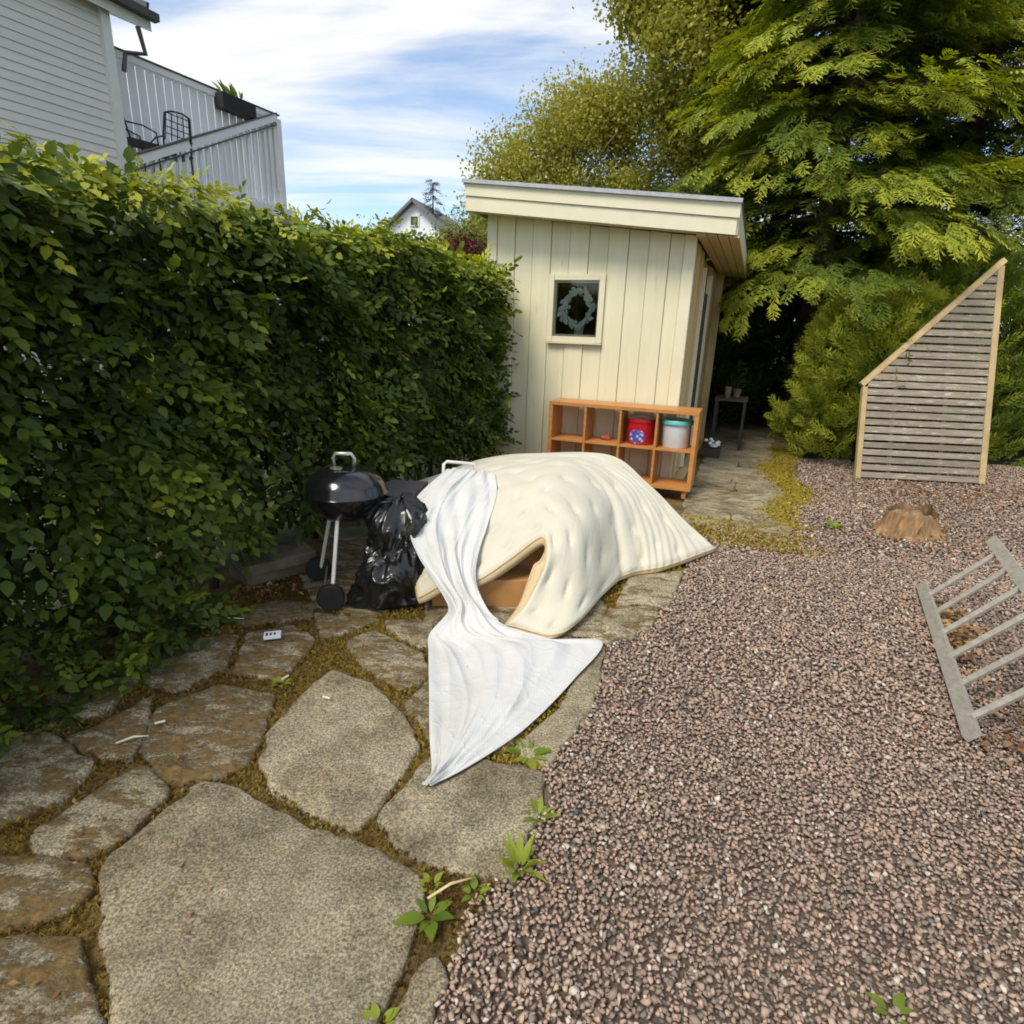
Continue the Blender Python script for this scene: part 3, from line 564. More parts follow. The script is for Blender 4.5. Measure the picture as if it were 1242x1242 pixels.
def conifer(name, label, loc, H, z0, rad, nb, seed, tintb=.35, droop=.28, prof=None, mat='conifer', nf=36, fsz=.30, lean=(0, 0), front=0.):
    """trunk with drooping plume-like boughs; each bough is a flat fan filled with sprays"""
    root = thing(name, label, 'tree', loc, 0)
    P, Fw, Up, tn, sz = [], [], [], [], []
    mbb = MB(); Z = np.array([0, 0, 1.])
    for i in range(nb):
        fr = ((i+.5)/nb); h = z0+(H-z0)*fr
        rr = rad*(prof(fr) if prof else (1-fr)**.7*(.75+.25*min(1, fr*6)))*rng.uniform(.70, 1.15)
        a = i*2.39996+rng.normal(0, .25)
        if front and rng.random() < front: a = -math.pi/2-.35+rng.normal(0, .8)
        d = np.array([math.cos(a), math.sin(a), rng.uniform(.0, .30)]); side = np.cross(d, Z); side /= np.linalg.norm(side)
        dr = droop*rng.uniform(.6, 1.5); base = np.array([lean[0]*fr, lean[1]*fr, h]); m = max(8, int(nf*rng.uniform(.8, 1.2)))
        t = .18+.82*rng.uniform(0, 1, m)**.75; lat = rng.uniform(-1, 1, m)*.30*rr*(1.08-t)**.6; roll = rng.normal(0, .25)
        p = base+d*rr*t[:, None]+Z*(-dr*rr*t**2)[:, None]+side*lat[:, None]+Z*(lat*roll-.35*np.abs(lat)*.6)[:, None]+rng.normal(0, .025, (m, 3))
        f = d*1.0+Z*(-2*dr*t)[:, None]+side*(lat/(.30*rr)*.9)[:, None]+rng.normal(0, .16, (m, 3))
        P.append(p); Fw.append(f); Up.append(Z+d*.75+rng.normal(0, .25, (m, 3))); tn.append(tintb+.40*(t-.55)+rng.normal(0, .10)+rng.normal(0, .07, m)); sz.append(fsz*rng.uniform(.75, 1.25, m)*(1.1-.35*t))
        if i % 3 == 0: e = Vector(base)+Vector(d)*rr*.7+Vector((0, 0, -dr*rr*.45)); mbb.tube([Vector(base), Vector(base).lerp(e, .5)+Vector((0, 0, .03*rr)), e], [.02*rad, .012*rad, .006], 4, caps=False)
    P, Fw, Up, tn, sz = (np.concatenate(q) for q in (P, Fw, Up, tn, sz))
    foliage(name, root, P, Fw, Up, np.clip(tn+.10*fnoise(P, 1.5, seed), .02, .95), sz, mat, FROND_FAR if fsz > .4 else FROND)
    MB().tube([(0, 0, -.1), (lean[0]*.3, lean[1]*.3, H*.35), (lean[0]*.95, lean[1]*.95, H*.97)], [.06+.022*H, .04+.015*H, .015], 9).build('trunk', M['bark'], root, True)
    mbb.build('limb', M['bark'], root, True)
    return root
def bush(name, label, loc, H, rx, ry, n, seed, tintb, fsz=.26):
    """dense feathery bush: upright plumes in a lumpy egg"""
    root = thing(name, label, 'bush', loc, 0); k = n
    z = rng.uniform(0, 1, k)**.85; a = rng.uniform(0, 2*np.pi, k); prof = np.sqrt(np.clip(1-((z-.32)/.70)**2, 0.02, 1)); dep = rng.uniform(0, 1, k)**2*.45
    o = np.stack([np.cos(a), np.sin(a), 0*a], 1); lump = 1+.16*fnoise(np.stack([np.cos(a)*1.3, np.sin(a)*1.3, z*2.4], 1), 2.2, seed)
    r_ = prof*lump*(1-dep); P = np.stack([o[:, 0]*rx*r_, o[:, 1]*ry*r_, .04+z*H*(.96+.06*lump)], 1)
    Fw = o*.75+np.array([[0, 0, .75]])+rng.normal(0, .3, (k, 3)); Up = o*1.0+np.array([[0, 0, .5]])+rng.normal(0, .3, (k, 3))
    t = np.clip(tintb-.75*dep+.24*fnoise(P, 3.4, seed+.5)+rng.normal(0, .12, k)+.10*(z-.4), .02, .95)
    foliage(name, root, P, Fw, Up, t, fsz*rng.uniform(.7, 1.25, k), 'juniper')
    for q in range(4): MB().tube([(rng.uniform(-.1, .1), rng.uniform(-.1, .1), -.05), (rng.uniform(-.2, .2)*rx, rng.uniform(-.2, .2)*ry, H*.5), (rng.uniform(-.5, .5)*rx, rng.uniform(-.5, .5)*ry, H*.85)], [.03, .02, .006], 6).build('stem', M['bark'], root, True)
    return root
PR = lambda f: 1.0-.60*f**1.5
conifer('cypress_tree', 'big cypress with drooping sprays arching over the path beside the shed', (4.75, 10.2, 0), 8.6, 2.3, 2.9, 180, 1, .66, .32, prof=PR, nf=40, front=.45, fsz=.36)
conifer('cypress_tree', 'broad cypress with bright tipped boughs behind the leaning slatted panel', (7.25, 11.0, 0), 8.8, 1.5, 2.8, 180, 2, .68, .32, prof=PR, nf=40, front=.45, fsz=.36)
conifer('cypress_tree', 'dark cypress closing off the far end of the path', (5.0, 12.7, 0), 9.8, .05, 2.6, 130, 3, .30, .25, prof=PR, nf=40, fsz=.66, front=.3)
conifer('cypress_tree', 'low dark cypress growing right behind the shed', (2.9, 11.7, 0), 4.2, .05, 1.5, 70, 4, .28, .25, prof=PR, nf=24, fsz=.48)
conifer('cypress_tree', 'dark cypress in the second row behind the leaning panel', (7.2, 13.2, 0), 9.8, .05, 2.7, 130, 5, .30, .25, prof=PR, nf=40, fsz=.66, front=.3)
conifer('cypress_tree', 'dark cypress in the second row nearest the gravel edge', (9.4, 11.6, 0), 9.5, .05, 2.7, 90, 9, .28, .25, prof=PR, nf=30, fsz=.62, front=.3)
conifer('cypress_tree', 'cypress at the edge of the gravel beyond the leaning panel', (8.9, 9.0, 0), 8.0, .1, 2.3, 110, 6, .52, .28, prof=PR, nf=32, fsz=.36)
bush('juniper_bush', 'bright green feathery juniper bush spilling out between the path and slatted panel', (4.68, 8.0, 0), 2.05, .98, .72, 2600, 7, .84, .24)
bush('juniper_bush', 'green juniper bush growing behind the leaning slatted panel', (6.1, 8.7, 0), 2.6, 1.1, .9, 1500, 8, .64)
bush('filler_bush', 'added dark yew bush closing bright gaps at the end of the path', (4.75, 11.2, 0), 2.9, 1.5, .9, 1500, 10, .22, .42)  # added bush, tinted dark so no light leaks through the passage
bush('filler_bush', 'added dark yew bush closing bright gaps behind the shed', (3.15, 10.9, 0), 2.6, 1.0, .7, 1100, 12, .22, .40)  # second added bush, dark tint keeps the passage dim

# ------------------------------------------------------------------ broadleaved trees
LEAF3 = leaf_shape(1, .66, .1, .15, 2); LEAF2 = ([(0, 0, 0), (.33, .5, .03), (0, 1, -.1), (-.33, .5, .03)], [(0, 1, 2, 3)])
def cluster(seed, n=16, spread=.5):
    r = random.Random(seed); it = []
    for i in range(n):
        p = Vector((r.gauss(0, 1), r.gauss(0, 1), r.gauss(0, .7)))*spread*.5
        it.append((LEAF2, mat_to(p, (r.uniform(-1, 1), r.uniform(-1, 1), r.uniform(-1.1, .2)), (r.uniform(-.7, .7), r.uniform(-.7, .7), 1), r.uniform(.8, 1.2)), r.uniform(-.15, .15)))
    return compound(it)
def broadleaf(name, label, loc, H, lobes, nlf, leaf, mat, seed, bark='birch', tr=.1, group=None, tb=.5, cat='tree'):
    """lobes: (x, y, z, rx, ry, rz, weight); leaf clusters fill them unevenly"""
    root = thing(name, label, cat, loc, 0, group); base = [cluster(seed*10+k, 22, 5.) for k in range(4)]
    P, T = [], []; tot = sum(l[6] for l in lobes); br = MB()
    br.tube([(0, 0, -.1), (.05*H*.3, 0, H*.25), (0, 0, H*.55), (.1, .1, H*.9)], [tr*1.2, tr, tr*.7, tr*.2], 8)
    for (x, y, z, rx, ry, rz, wt) in lobes:
        k = int(nlf*wt/tot); d = rng.normal(size=(k*3, 3)); d /= np.linalg.norm(d, axis=1, keepdims=True); d *= rng.uniform(.2, .98, (k*3, 1))**.6
        p = np.array([x, y, z])+d*np.array([rx, ry, rz]); dens = fnoise(p, 2.2/max(rx, .4), seed+.3)+.6*fnoise(p, 5/max(rx, .4), seed+.7)
        o = np.argsort(-dens+rng.normal(0, .35, len(p)))[:k]; P.append(p[o]); T.append(tb+.16*dens[o]+rng.normal(0, .1, k)+.15*d[o][:, 2])
        for _ in range(4):
            e = Vector((x, y, z))+Vector(rng.normal(0, .5, 3))*min(rx, rz); q = Vector((0, 0, max(.2*H, z-rz*1.0-.1*H)))
            br.tube([q, q.lerp(e, .5)+Vector((0, 0, .06*H)), e], [tr*.45, tr*.3, tr*.08], 5, caps=False)
    P = np.concatenate(P); T = np.clip(np.concatenate(T), .02, .98); n = len(P)
    Mx = frames(rng.normal(size=(n, 3)), rng.normal(size=(n, 3))+np.array([0, 0, .8]))*(leaf*rng.uniform(.8, 1.25, n))[:, None, None]; wh = rng.integers(0, 4, n)
    v, f, st, tt = merge([scatter(base[k], Mx[wh == k], P[wh == k], T[wh == k]) for k in range(4)])
    tag(link('crown', np_mesh(name+'_crown', v, f, st, M[mat], np.clip(tt, 0, 1)), root), kind='stuff'); br.build('trunk', M[bark], root, True); return root
broadleaf('birch_tree', 'pale yellow green airy tree with forked trunk rising behind the shed roof', (.9, 15.5, 0), 7.2,
          [(-.9, 0, 5.0, 1.2, 1.2, 1.1, 1), (.3, 0, 5.8, 1.4, 1.2, 1.2, 1.4), (1.9, .3, 6.0, 1.5, 1.3, 1.7, 1.6), (.4, -.3, 4.3, 2.0, 1.2, .9, 1.4), (-1.6, .2, 4.1, .7, .8, .7, .4)], 2700, .072, 'birchleaf', 21, 'birch', .10, tb=.55)
broadleaf('leafy_tree', 'tall yellow green leafy tree standing behind the shed and above its roof', (3.7, 14.2, 0), 11,
          [(-.9, 0, 8.6, 1.3, 1.4, 1.6, 1), (.6, 0, 9.2, 1.8, 1.5, 1.8, 1.4), (-.2, 0, 6.6, 1.8, 1.5, 1.7, 1.6), (.9, 0, 5.2, 1.6, 1.4, 1.4, 1), (-1.9, .2, 9.6, .8, .8, .8, .3), (-1.6, 0, 8.2, .35, .5, .8, .2)], 3300, .088, 'birchleaf', 22, 'bark', .16, tb=.50)
broadleaf('leafy_tree', 'light green round tree beyond the far end of the hedge', (-2.0, 26, 0), 6.6, [(0, 0, 4.6, 1.6, 1.6, 1.6, 1), (1.2, 0, 4.2, 1.3, 1.3, 1.3, .7), (-.2, 0, 3.0, 1.6, 1.6, 1.4, .8)], 900, .115, 'greenleaf', 23, 'bark', .10, tb=.62)
broadleaf('leafy_tree', 'low green garden tree beside the distant gabled house', (-7.4, 31, 0), 6.0, [(0, 0, 4.4, 2.0, 1.6, 1.2, 1), (-2.6, 0, 3.9, 1.8, 1.6, 1.0, .8)], 700, .14, 'greenleaf', 24, 'bark', .10, tb=.6)
broadleaf('maroon_shrub', 'dark maroon leaved shrub showing over the end of the hedge', (-1.42, 15.2, 0), 3.6, [(0, 0, 3.0, .52, .5, .55, 1)], 240, .07, 'maroon', 25, 'bark', .05, cat='shrub')
conifer('spruce_tree', 'small dark narrow spruce beyond the hedge near the distant house', (-5.6, 41, 0), 10.3, 2, 1.1, 60, 26, .2, .2, nf=10, fsz=.5)

# ------------------------------------------------------------------ the neighbour's house with its balcony
HAZ = R(26); HX = Vector((math.cos(HAZ), -math.sin(HAZ), 0)); HY = Vector((math.sin(HAZ), math.cos(HAZ), 0))
house = thing('clapboard_house', 'pale grey clapboard house with white balcony behind the hedge', 'house', (-6.01, 10.08, 0), -HAZ)
MB().box((-3, -4, 3.0), (5.9, 7.9, 6.0)).build('wall', M['house'], house)
bh = .118; z = 2.4
board = None
while z < 6.0:
    if board is None:
        b = MB(); b.add([(0, -7.9, 0), (0, 0, 0), (.012, 0, bh), (.012, -7.9, bh), (.030, -7.9, 0), (.030, 0, 0), (.016, 0, bh), (.016, -7.9, bh)], [(0,1,5,4),(4,5,6,7),(7,6,2,3),(1,2,6,5),(0,4,7,3)])
        board = b.mesh('weatherboard', M['house'])
    link('weatherboard', board, house, (-.048, -.10, z)); z += bh
MB().box((-.01, -.06, 3.02), (.13, .13, 6.04)).build('corner_board', M['housetrim'], house)
MB().box((-3, .0, 3.0), (5.8, .09, 5.9)).build('end_wall', M['house'], house)
roof = MB(); roof.add([(.16, -8.3, 5.92), (.16, .55, 5.62), (-6.3, .55, 8.2), (-6.3, -8.3, 8.5), (.16, -8.3, 6.12), (.16, .55, 5.82), (-6.3, .55, 8.4), (-6.3, -8.3, 8.7)], [(0,1,2,3),(7,6,5,4),(0,4,5,1),(1,5,6,2),(2,6,7,3),(3,7,4,0)])
roof = roof.build('roof', M['housetrim'], house)
MB().bar((.22, -8.3, 6.10), (.22, .62, 5.80), .12, .10).build('gutter', M['gutter'], roof)
MB().bar((.05, .60, 5.92), (-2, .60, 6.72), .04, .22).build('verge_board', M['gutter'], roof)
MB().tube([(.14, .35, 5.62), (.14, .42, 5.30), (.03, .18, 5.25), (.03, .12, 5.0)], .035, 8).build('downpipe', M['gutter'], roof)
deck = MB().box((-2.4, 1.72, 3.62), (4.6, 3.5, .16)).build('balcony', M['white'], house)
MB().box((-2.4, 1.72, 1.75), (4.5, 3.4, 3.55)).build('balcony_base', M['white'], house)
bm_ = MB().box((0, 0, 0), (.022, .132, 1.62)).mesh('railing_board', M['white'])
for k in range(20): link('railing_board', bm_, deck, (-.53, .45+.155*k, 4.51))
MB().bar((-.53, .35, 5.39), (-.53, 3.50, 5.39), .10, .10).build('top_rail', M['white'], deck)
MB().bar((-.56, .35, 3.80), (-.56, 3.50, 3.80), .05, .08).build('bottom_rail', M['white'], deck)
MB().bar((-.53, .3, 5.455), (-.53, 3.55, 5.455), .13, .025).build('rail_cap', M['gutter'], deck)
A, B = Vector((-.50, 3.46, 5.40)), Vector((.42, -.20, 3.72))
MB().bar(A, B, .07, .12).build('stair_rail', M['white'], deck); MB().bar(A+Vector((0, 0, .075)), B+Vector((0, 0, .075)), .10, .02).build('stair_rail_cap', M['gutter'], deck)
MB().bar(A+Vector((.03, 0, -.12)), B+Vector((.03, 0, -.12)), .03, .02).build('stair_rail_lip', M['gutter'], deck)
for k in range(22):
    q = A.lerp(B, (k+.3)/22); MB().box((q.x, q.y, q.z-.10-.60), (.022, .060, 1.2)).build('stair_railing_board', M['white'], deck)
MB().box((-.50, 3.50, 4.5), (.11, .11, 1.75)).build('corner_post', M['white'], deck)
def hw(x, y, z): p = Vector((-6.01, 10.08, 0))+HX*x+HY*y; return (p.x, p.y, z)
pl = thing('planter_box', 'black planter box with flowers hung on the white balcony railing', 'planter', hw(-.40, 2.45, 5.16), -HAZ)
MB().prism([(-.11, -.36), (.11, -.36), (.11, .36), (-.11, .36)], 0, .24).build('box', M['planter'], pl)
MB().box((0, 0, .235), (.18, .68, .012)).build('soil', M['soil'], pl)
it = [(leaf_shape(1, .3, .1, .4, 3), mat_to((random.uniform(-.06, .06), random.uniform(-.3, .1), .24), (random.uniform(-.6, .6), random.uniform(-.6, .6), 1), (1, 0, .2), random.uniform(.12, .26)), random.uniform(.3, .9)) for k in range(26)]
V, F, T = compound(it); ln = np.array([len(f) for f in F]); link('foliage', np_mesh('planter_leaves', np.array(V), np.concatenate([np.array(f) for f in F]), np.concatenate([[0], np.cumsum(ln)[:-1]]), M['weed'], np.array(T)), pl)
def iron_chair(label, loc, rz, lat):
    c = thing('metal_chair', label, 'chair', loc, rz)
    for sx in (-.21, .21):
        MB().tube([(sx, -.22, 0), (sx, -.20, .44)], .014, 6).build('leg', M['iron'], c); MB().tube([(sx, .20, 0), (sx, .20, .44), (sx, .27, .72), (sx*.9, .34, .98)], .014, 6).build('leg', M['iron'], c)
    MB().box((0, 0, .45), (.46, .46, .025)).build('seat', M['iron'], c)
    bk = MB().tube([(-.19, .34, .98), (-.08, .35, 1.02), (.08, .35, 1.02), (.19, .34, .98)], .014, 6).build('backrest', M['iron'], c)
    for k in range(5):
        if lat: MB().box((0, .275+.013*k, .70+.062*k), (.40, .012, .026)).build('slat', M['iron'], bk)
        else: MB().bar((-.19+.095*k, .255, .62), (-.17+.085*k, .34, 1.0), .012, .012, (0, 1, 0)).build('slat', M['iron'], bk)
    for k in range(4):
        if lat: MB().bar((-.14+.093*k, .262, .66), (-.14+.093*k, .34, 1.0), .03, .008, (0, 1, 0)).build('strap', M['iron'], bk)
        else: MB().bar((-.18, .265+.022*k, .68+.09*k), (.18, .265+.022*k, .72+.09*k), .012, .012, (0, 1, 0)).build('strap', M['iron'], bk)
    for sx in (-.23, .23): MB().tube([(sx, .25, .66), (sx, 0, .67), (sx, -.2, .62), (sx, -.21, .44)], .012, 6).build('armrest', M['iron'], c)
iron_chair('dark lattice backed metal chair next to the house corner on the balcony', hw(-.26, .36, 3.70), R(150), True)
iron_chair('dark ornate metal chair leaning near the balcony stair rail', hw(-.14, .86, 3.62), R(232), False)

# distant gabled house
dh = thing('gabled_house', 'distant white gabled house with grey roof beyond the hedge', 'house', (-6.6, 40, 0), R(-14))
dw = MB(); dw.add([(-2.2, 0, 0), (1.6, 0, 0), (1.6, 0, 7.4), (-.0, 0, 8.75), (-2.2, 0, 7.0), (-2.2, 7, 0), (1.6, 7, 0), (1.6, 7, 7.4), (0, 7, 8.75), (-2.2, 7, 7.0)], [(0,1,2,3,4),(9,8,7,6,5),(0,5,6,1),(1,6,7,2),(0,4,9,5)]); dw.build('wall', M['white'], dh)
MB().bar((-2.6, 3.3, 6.78), (.06, 3.3, 8.92), 7.4, .14, (0, 0, 1)).build('roof', M['roof2'], dh); MB().bar((-.06, 3.3, 8.92), (2.0, 3.3, 7.18), 7.4, .14, (0, 0, 1)).build('roof', M['roof2'], dh)
wf = MB().box((0, -.03, 7.75), (.62, .06, .62)).build('window', M['housetrim'], dh); MB().box((0, -.07, 7.75), (.46, .02, .46)).build('pane', M['gutter'], wf)

# ------------------------------------------------------------------ the shed
shed = thing('garden_shed', 'cream painted board shed with flat sloping roof and small square window', 'shed', tuple(SO), -AZ)
SW, SD = 2.24, 3.4
def wt(x): return 2.44-.115*x       # wall height along the front, x from -SW to 0
WX0, WX1, WZ0, WZ1 = -1.48, -.99, 1.50, 2.06
bk = MB(); bk.prism([(-SW, .02), (WX0, .02), (WX0, .08), (-SW, .08)], 0, 2.4); bk.prism([(WX1, .02), (-.13, .02), (-.13, .08), (WX1, .08)], 0, 2.4); bk.prism([(WX0, .02), (WX1, .02), (WX1, .08), (WX0, .08)], 0, WZ0); bk.prism([(WX0, .02), (WX1, .02), (WX1, .08), (WX0, .08)], WZ1, 2.4)
bk.box((-SW+.03, SD/2, 1.3), (.06, SD-.2, 2.6)); bk.box((-SW/2, SD-.05, 1.3), (SW, .06, 2.6)); bk.box((-SW/2, SD/2, -.01), (SW, SD, .04))
bk.box((-.16, SD/2+.04, 1.2), (.05, SD-.1, 2.4))
bk.build('wall_frame', M['rawwood'], shed)
def vboard(x0, x1, z0, f, y0, y1, nm='cladding_board', mt='shed', c=.006):
    mb = MB(); zt0, zt1 = (f(x0), f(x1)) if callable(f) else (f, f)
    mb.add([(x0, y1, z0), (x0, y0+c, z0), (x0+c, y0, z0), (x1-c, y0, z0), (x1, y0+c, z0), (x1, y1, z0), (x0, y1, zt0), (x0, y0+c, zt0), (x0+c, y0, zt0), (x1-c, y0, zt1), (x1, y0+c, zt1), (x1, y1, zt1)],
           [(5,4,3,2,1,0),(6,7,8,9,10,11),(0,1,7,6),(1,2,8,7),(2,3,9,8),(3,4,10,9),(4,5,11,10),(5,0,6,11)])
    return mb.build(nm, M[mt], shed)
pitch = .2; x = -SW+.10; k = 0
while x < -.24:
    x0, x1 = x+.001, min(x+pitch-.002, -.207); y0 = -.004 if k % 2 else -.017
    if x1 > WX0-.02 and x0 < WX1+.02:
        vboard(x0, x1, .06, WZ0-.06, y0, .018); vboard(x0, x1, WZ1+.055, wt, y0, .018)
        if x0 < WX0-.02: vboard(x0, WX0-.054, WZ0-.058, WZ1+.053, y0, .018)
        if x1 > WX1+.02: vboard(WX1+.054, x1, WZ0-.058, WZ1+.053, y0, .018)
    else: vboard(x0, x1, .06, wt, y0, .018)
    x += pitch; k += 1
vboard(-SW-.01, -SW+.10, .04, wt, -.036, .018, 'corner_board', 'trim'); vboard(-.205, -.092, .04, wt, -.036, .018, 'corner_board', 'trim')
# window
win = MB(); fy = -.045
for (cx, cz, sx, sz) in ((WX0-.024, 1.78, .058, .665), (WX1+.024, 1.78, .058, .665)): win.box((cx, fy+.02, cz), (sx, .055, sz), bev=.004)
for cz in (WZ0-.026, WZ1+.024): win.box(((WX0+WX1)/2, fy+.022, cz), (WX1-WX0-.012, .05, .056), bev=.004)
win = win.build('window', M['trim'], shed)
MB().box(((WX0+WX1)/2, -.02, 1.78), (WX1-WX0, .004, WZ1-WZ0)).build('pane', M['glass'], win)
MB().box(((WX0+WX1)/2, -.046, WZ0-.062), (.60, .03, .014), (.12, 0, 0)).build('sill', M['trim'], win)
rb = MB()
for (cx, cz, sx, sz) in ((WX0+.012, 1.78, .026, .55), (WX1-.012, 1.78, .026, .55)): rb.box((cx, .01, cz), (sx, .03, sz))
for cz in (WZ0+.012, WZ1-.012): rb.box(((WX0+WX1)/2, .012, cz), (.44, .03, .026))
rb.build('sash', M['trim'], win)
# roof: falls to the right, overhangs front and side
def rz_(x): return 2.705-.108*x     # top of roof
RX0, RX1, RY0, RY1 = -SW-.13, .25, -.30, SD+.3
rf = MB(); rf.add([(RX0, RY0, rz_(RX0)-.06), (RX1, RY0, rz_(RX1)-.06), (RX1, RY1, rz_(RX1)-.06), (RX0, RY1, rz_(RX0)-.06), (RX0-.02, RY0-.05, rz_(RX0)), (RX1+.03, RY0-.05, rz_(RX1)), (RX1+.03, RY1, rz_(RX1)), (RX0-.02, RY1, rz_(RX0))], [(0,3,2,1),(4,5,6,7),(0,1,5,4),(1,2,6,5),(2,3,7,6),(3,0,4,7)])
rf = rf.build('roof', M['felt'], shed)
MB().bar((RX0-.02, RY0-.062, rz_(RX0)-.006), (RX1+.03, RY0-.062, rz_(RX1)-.006), .018, .034).build('drip_edge', pmat('zinc_edge', (.45, .46, .48), (.33, .34, .36), 20, .45, .1), rf)
def fasc(z0, z1, y0, y1, x0, x1): 
    m = MB(); m.add([(x0, y0, rz_(x0)-z0), (x1, y0, rz_(x1)-z0), (x1, y1, rz_(x1)-z0), (x0, y1, rz_(x0)-z0), (x0, y0, rz_(x0)-z1), (x1, y0, rz_(x1)-z1), (x1, y1, rz_(x1)-z1), (x0, y1, rz_(x0)-z1)], [(0,1,2,3),(7,6,5,4),(0,4,5,1),(1,5,6,2),(2,6,7,3),(3,7,4,0)]); return m.build('fascia_board', M['trim'], rf)
fasc(.012, .135, RY0-.040, RY0-.008, RX0, RX1+.02); fasc(.139, .27, RY0-.024, RY0+.006, RX0+.004, RX1+.004)
MB().box((RX1+.004, (RY0+RY1)/2, rz_(RX1)-.14), (.03, RY1-RY0-.02, .255)).build('fascia_board', M['trim'], rf)
MB().box((RX0+.012, (RY0+RY1)/2, rz_(RX0)-.14), (.03, RY1-RY0-.02, .255)).build('fascia_board', M['trim'], rf)
for k in range(4): MB().box((-.04+.095*k, (RY0+RY1)/2, rz_(.1)-.262-.010*k), (.088, RY1-RY0-.06, .018), (0, .108, 0)).build('soffit_board', M['rawwood'], rf)
for k in range(2): MB().bar((RX0+.02, -.07-.115*k, rz_(RX0)-.245), (.03, -.07-.115*k, rz_(.03)-.245), .108, .016).build('soffit_board', M['trim'], rf)
# side along the path
y = .02; k = 0
while y < 1.0:
    d = (.19, .23, .21, .17, .2)[k % 5]; MB().box((-.116+(.010 if k % 2 else 0), y+d/2, 1.23), (.034, d-.008, 2.36)).build('cladding_board', M['rawwood'], shed); y += d; k += 1
MB().box((-.095, 1.06, 1.15), (.06, .09, 2.25)).build('door_post', M['trim'], shed)
dr = MB().box((-.112, 1.55, 1.05), (.04, .84, 2.0)).build('door', M['darkbox'], shed); MB().tube([(-.08, 1.85, 1.0), (-.04, 1.85, 1.0), (-.04, 1.75, 1.0)], .009, 6).build('handle', M['alu'], dr)
MB().box((-.095, 2.04, 1.15), (.06, .09, 2.25)).build('door_post', M['trim'], shed)
MB().box((-.116, 2.72, 1.2), (.03, 1.25, 2.4)).build('side_wall', M['rawwood'], shed)

# wreath and pot in the window
wr = thing('wreath', 'green leafy wreath hanging inside the small shed window', 'wreath', tuple(shed_w(-1.235, .060, 1.785)), -AZ)
it = []
for k in range(150):
    a = random.uniform(0, 6.283); rr = .145+random.gauss(0, .022); p = Vector((math.cos(a)*rr, random.gauss(0, .018), math.sin(a)*rr*1.05)); tg = Vector((-math.sin(a), random.uniform(-.8, -.0), math.cos(a)))+Vector((math.cos(a), 0, math.sin(a)))*random.uniform(-.4, .9)
    it.append((LEAF3, mat_to(p, tg, (0, -1, .3), random.uniform(.045, .075)), random.uniform(.5, 1)))
V, F, T = compound(it); ln = np.array([len(f) for f in F]); M['wreath'] = leafmat('wreath_leaf', [(0, (.34, .42, .32)), (1, (.74, .80, .68))], .5, .2, .4)
link('leaves', np_mesh('wreath_leaves', np.array(V), np.concatenate([np.array(f) for f in F]), np.concatenate([[0], np.cumsum(ln)[:-1]]), M['wreath'], np.array(T)), wr)
MB().tube([(math.cos(a/20*6.283)*.145, .012, math.sin(a/20*6.283)*.152) for a in range(20)], .010, 6, True).build('hoop', M['twig'], wr)
sill = tag(MB().box((0, 0, 0), (.60, .16, .025)).build('window_shelf', M['white'], loc=tuple(shed_w(-1.24, .16, 1.50)), rot=(0, 0, -AZ)), 'narrow inside ledge behind the small shed window', 'ledge')
pt = thing('flower_pot', 'small pale pot standing below the wreath in the shed window', 'pot', tuple(shed_w(-1.235, .145, 1.5125)), -AZ)
MB().lathe([(.0, 0), (.042, 0), (.056, .095), (.060, .095), (.060, .115), (.052, .115), (.050, .10), (0, .10)], 20).build('body', M['terracotta'], pt, True, 40)

# ------------------------------------------------------------------ shelf unit in front of the shed and what stands in it
SHX, SHY = -1.34, -.43
shelf = thing('shelf_unit', 'orange brown wooden cube shelf of eight open compartments against the shed wall', 'shelf', tuple(shed_w(SHX, SHY)), -AZ)
SWD, SDP, Z0, ZT = 1.49, .37, .085, .865
th = .036; cw = (SWD-2*.04-3*.022)/4
MB().box((SWD/2, SDP/2, ZT-th/2), (SWD, SDP, th), bev=.003).build('top_board', M['shelf'], shelf); MB().box((SWD/2, SDP/2, Z0+th/2), (SWD, SDP, th), bev=.003).build('bottom_board', M['shelf'], shelf)
for x in (.02, SWD-.02): MB().box((x, SDP/2+.001, (Z0+ZT)/2), (.04, SDP-.004, ZT-Z0-2*th-.002), bev=.003).build('side_panel', M['shelf'], shelf)
zm = (Z0+ZT)/2
for k in range(4):
    xa = .04+k*(cw+.022); MB().box((xa+cw/2, SDP/2+.002, zm), (cw-.002, SDP-.008, .022), bev=.002).build('shelf_board', M['shelf'], shelf)
    if k < 3:
        MB().box((xa+cw+.011, SDP/2+.002, zm), (.022, SDP-.006, ZT-Z0-2*th-.004), bev=.002).build('divider', M['shelf'], shelf)
for x in (.06, SWD-.06):
    for y in (.05, SDP-.05): MB().lathe([(.0, 0), (.020, 0), (.026, .03), (.024, Z0), (0, Z0)], 14, (x, y, 0)).build('foot', M['shelf'], shelf, True, 40)
def cellx(k): return SHX+.04+k*(cw+.022)+cw/2
zf = zm+.011
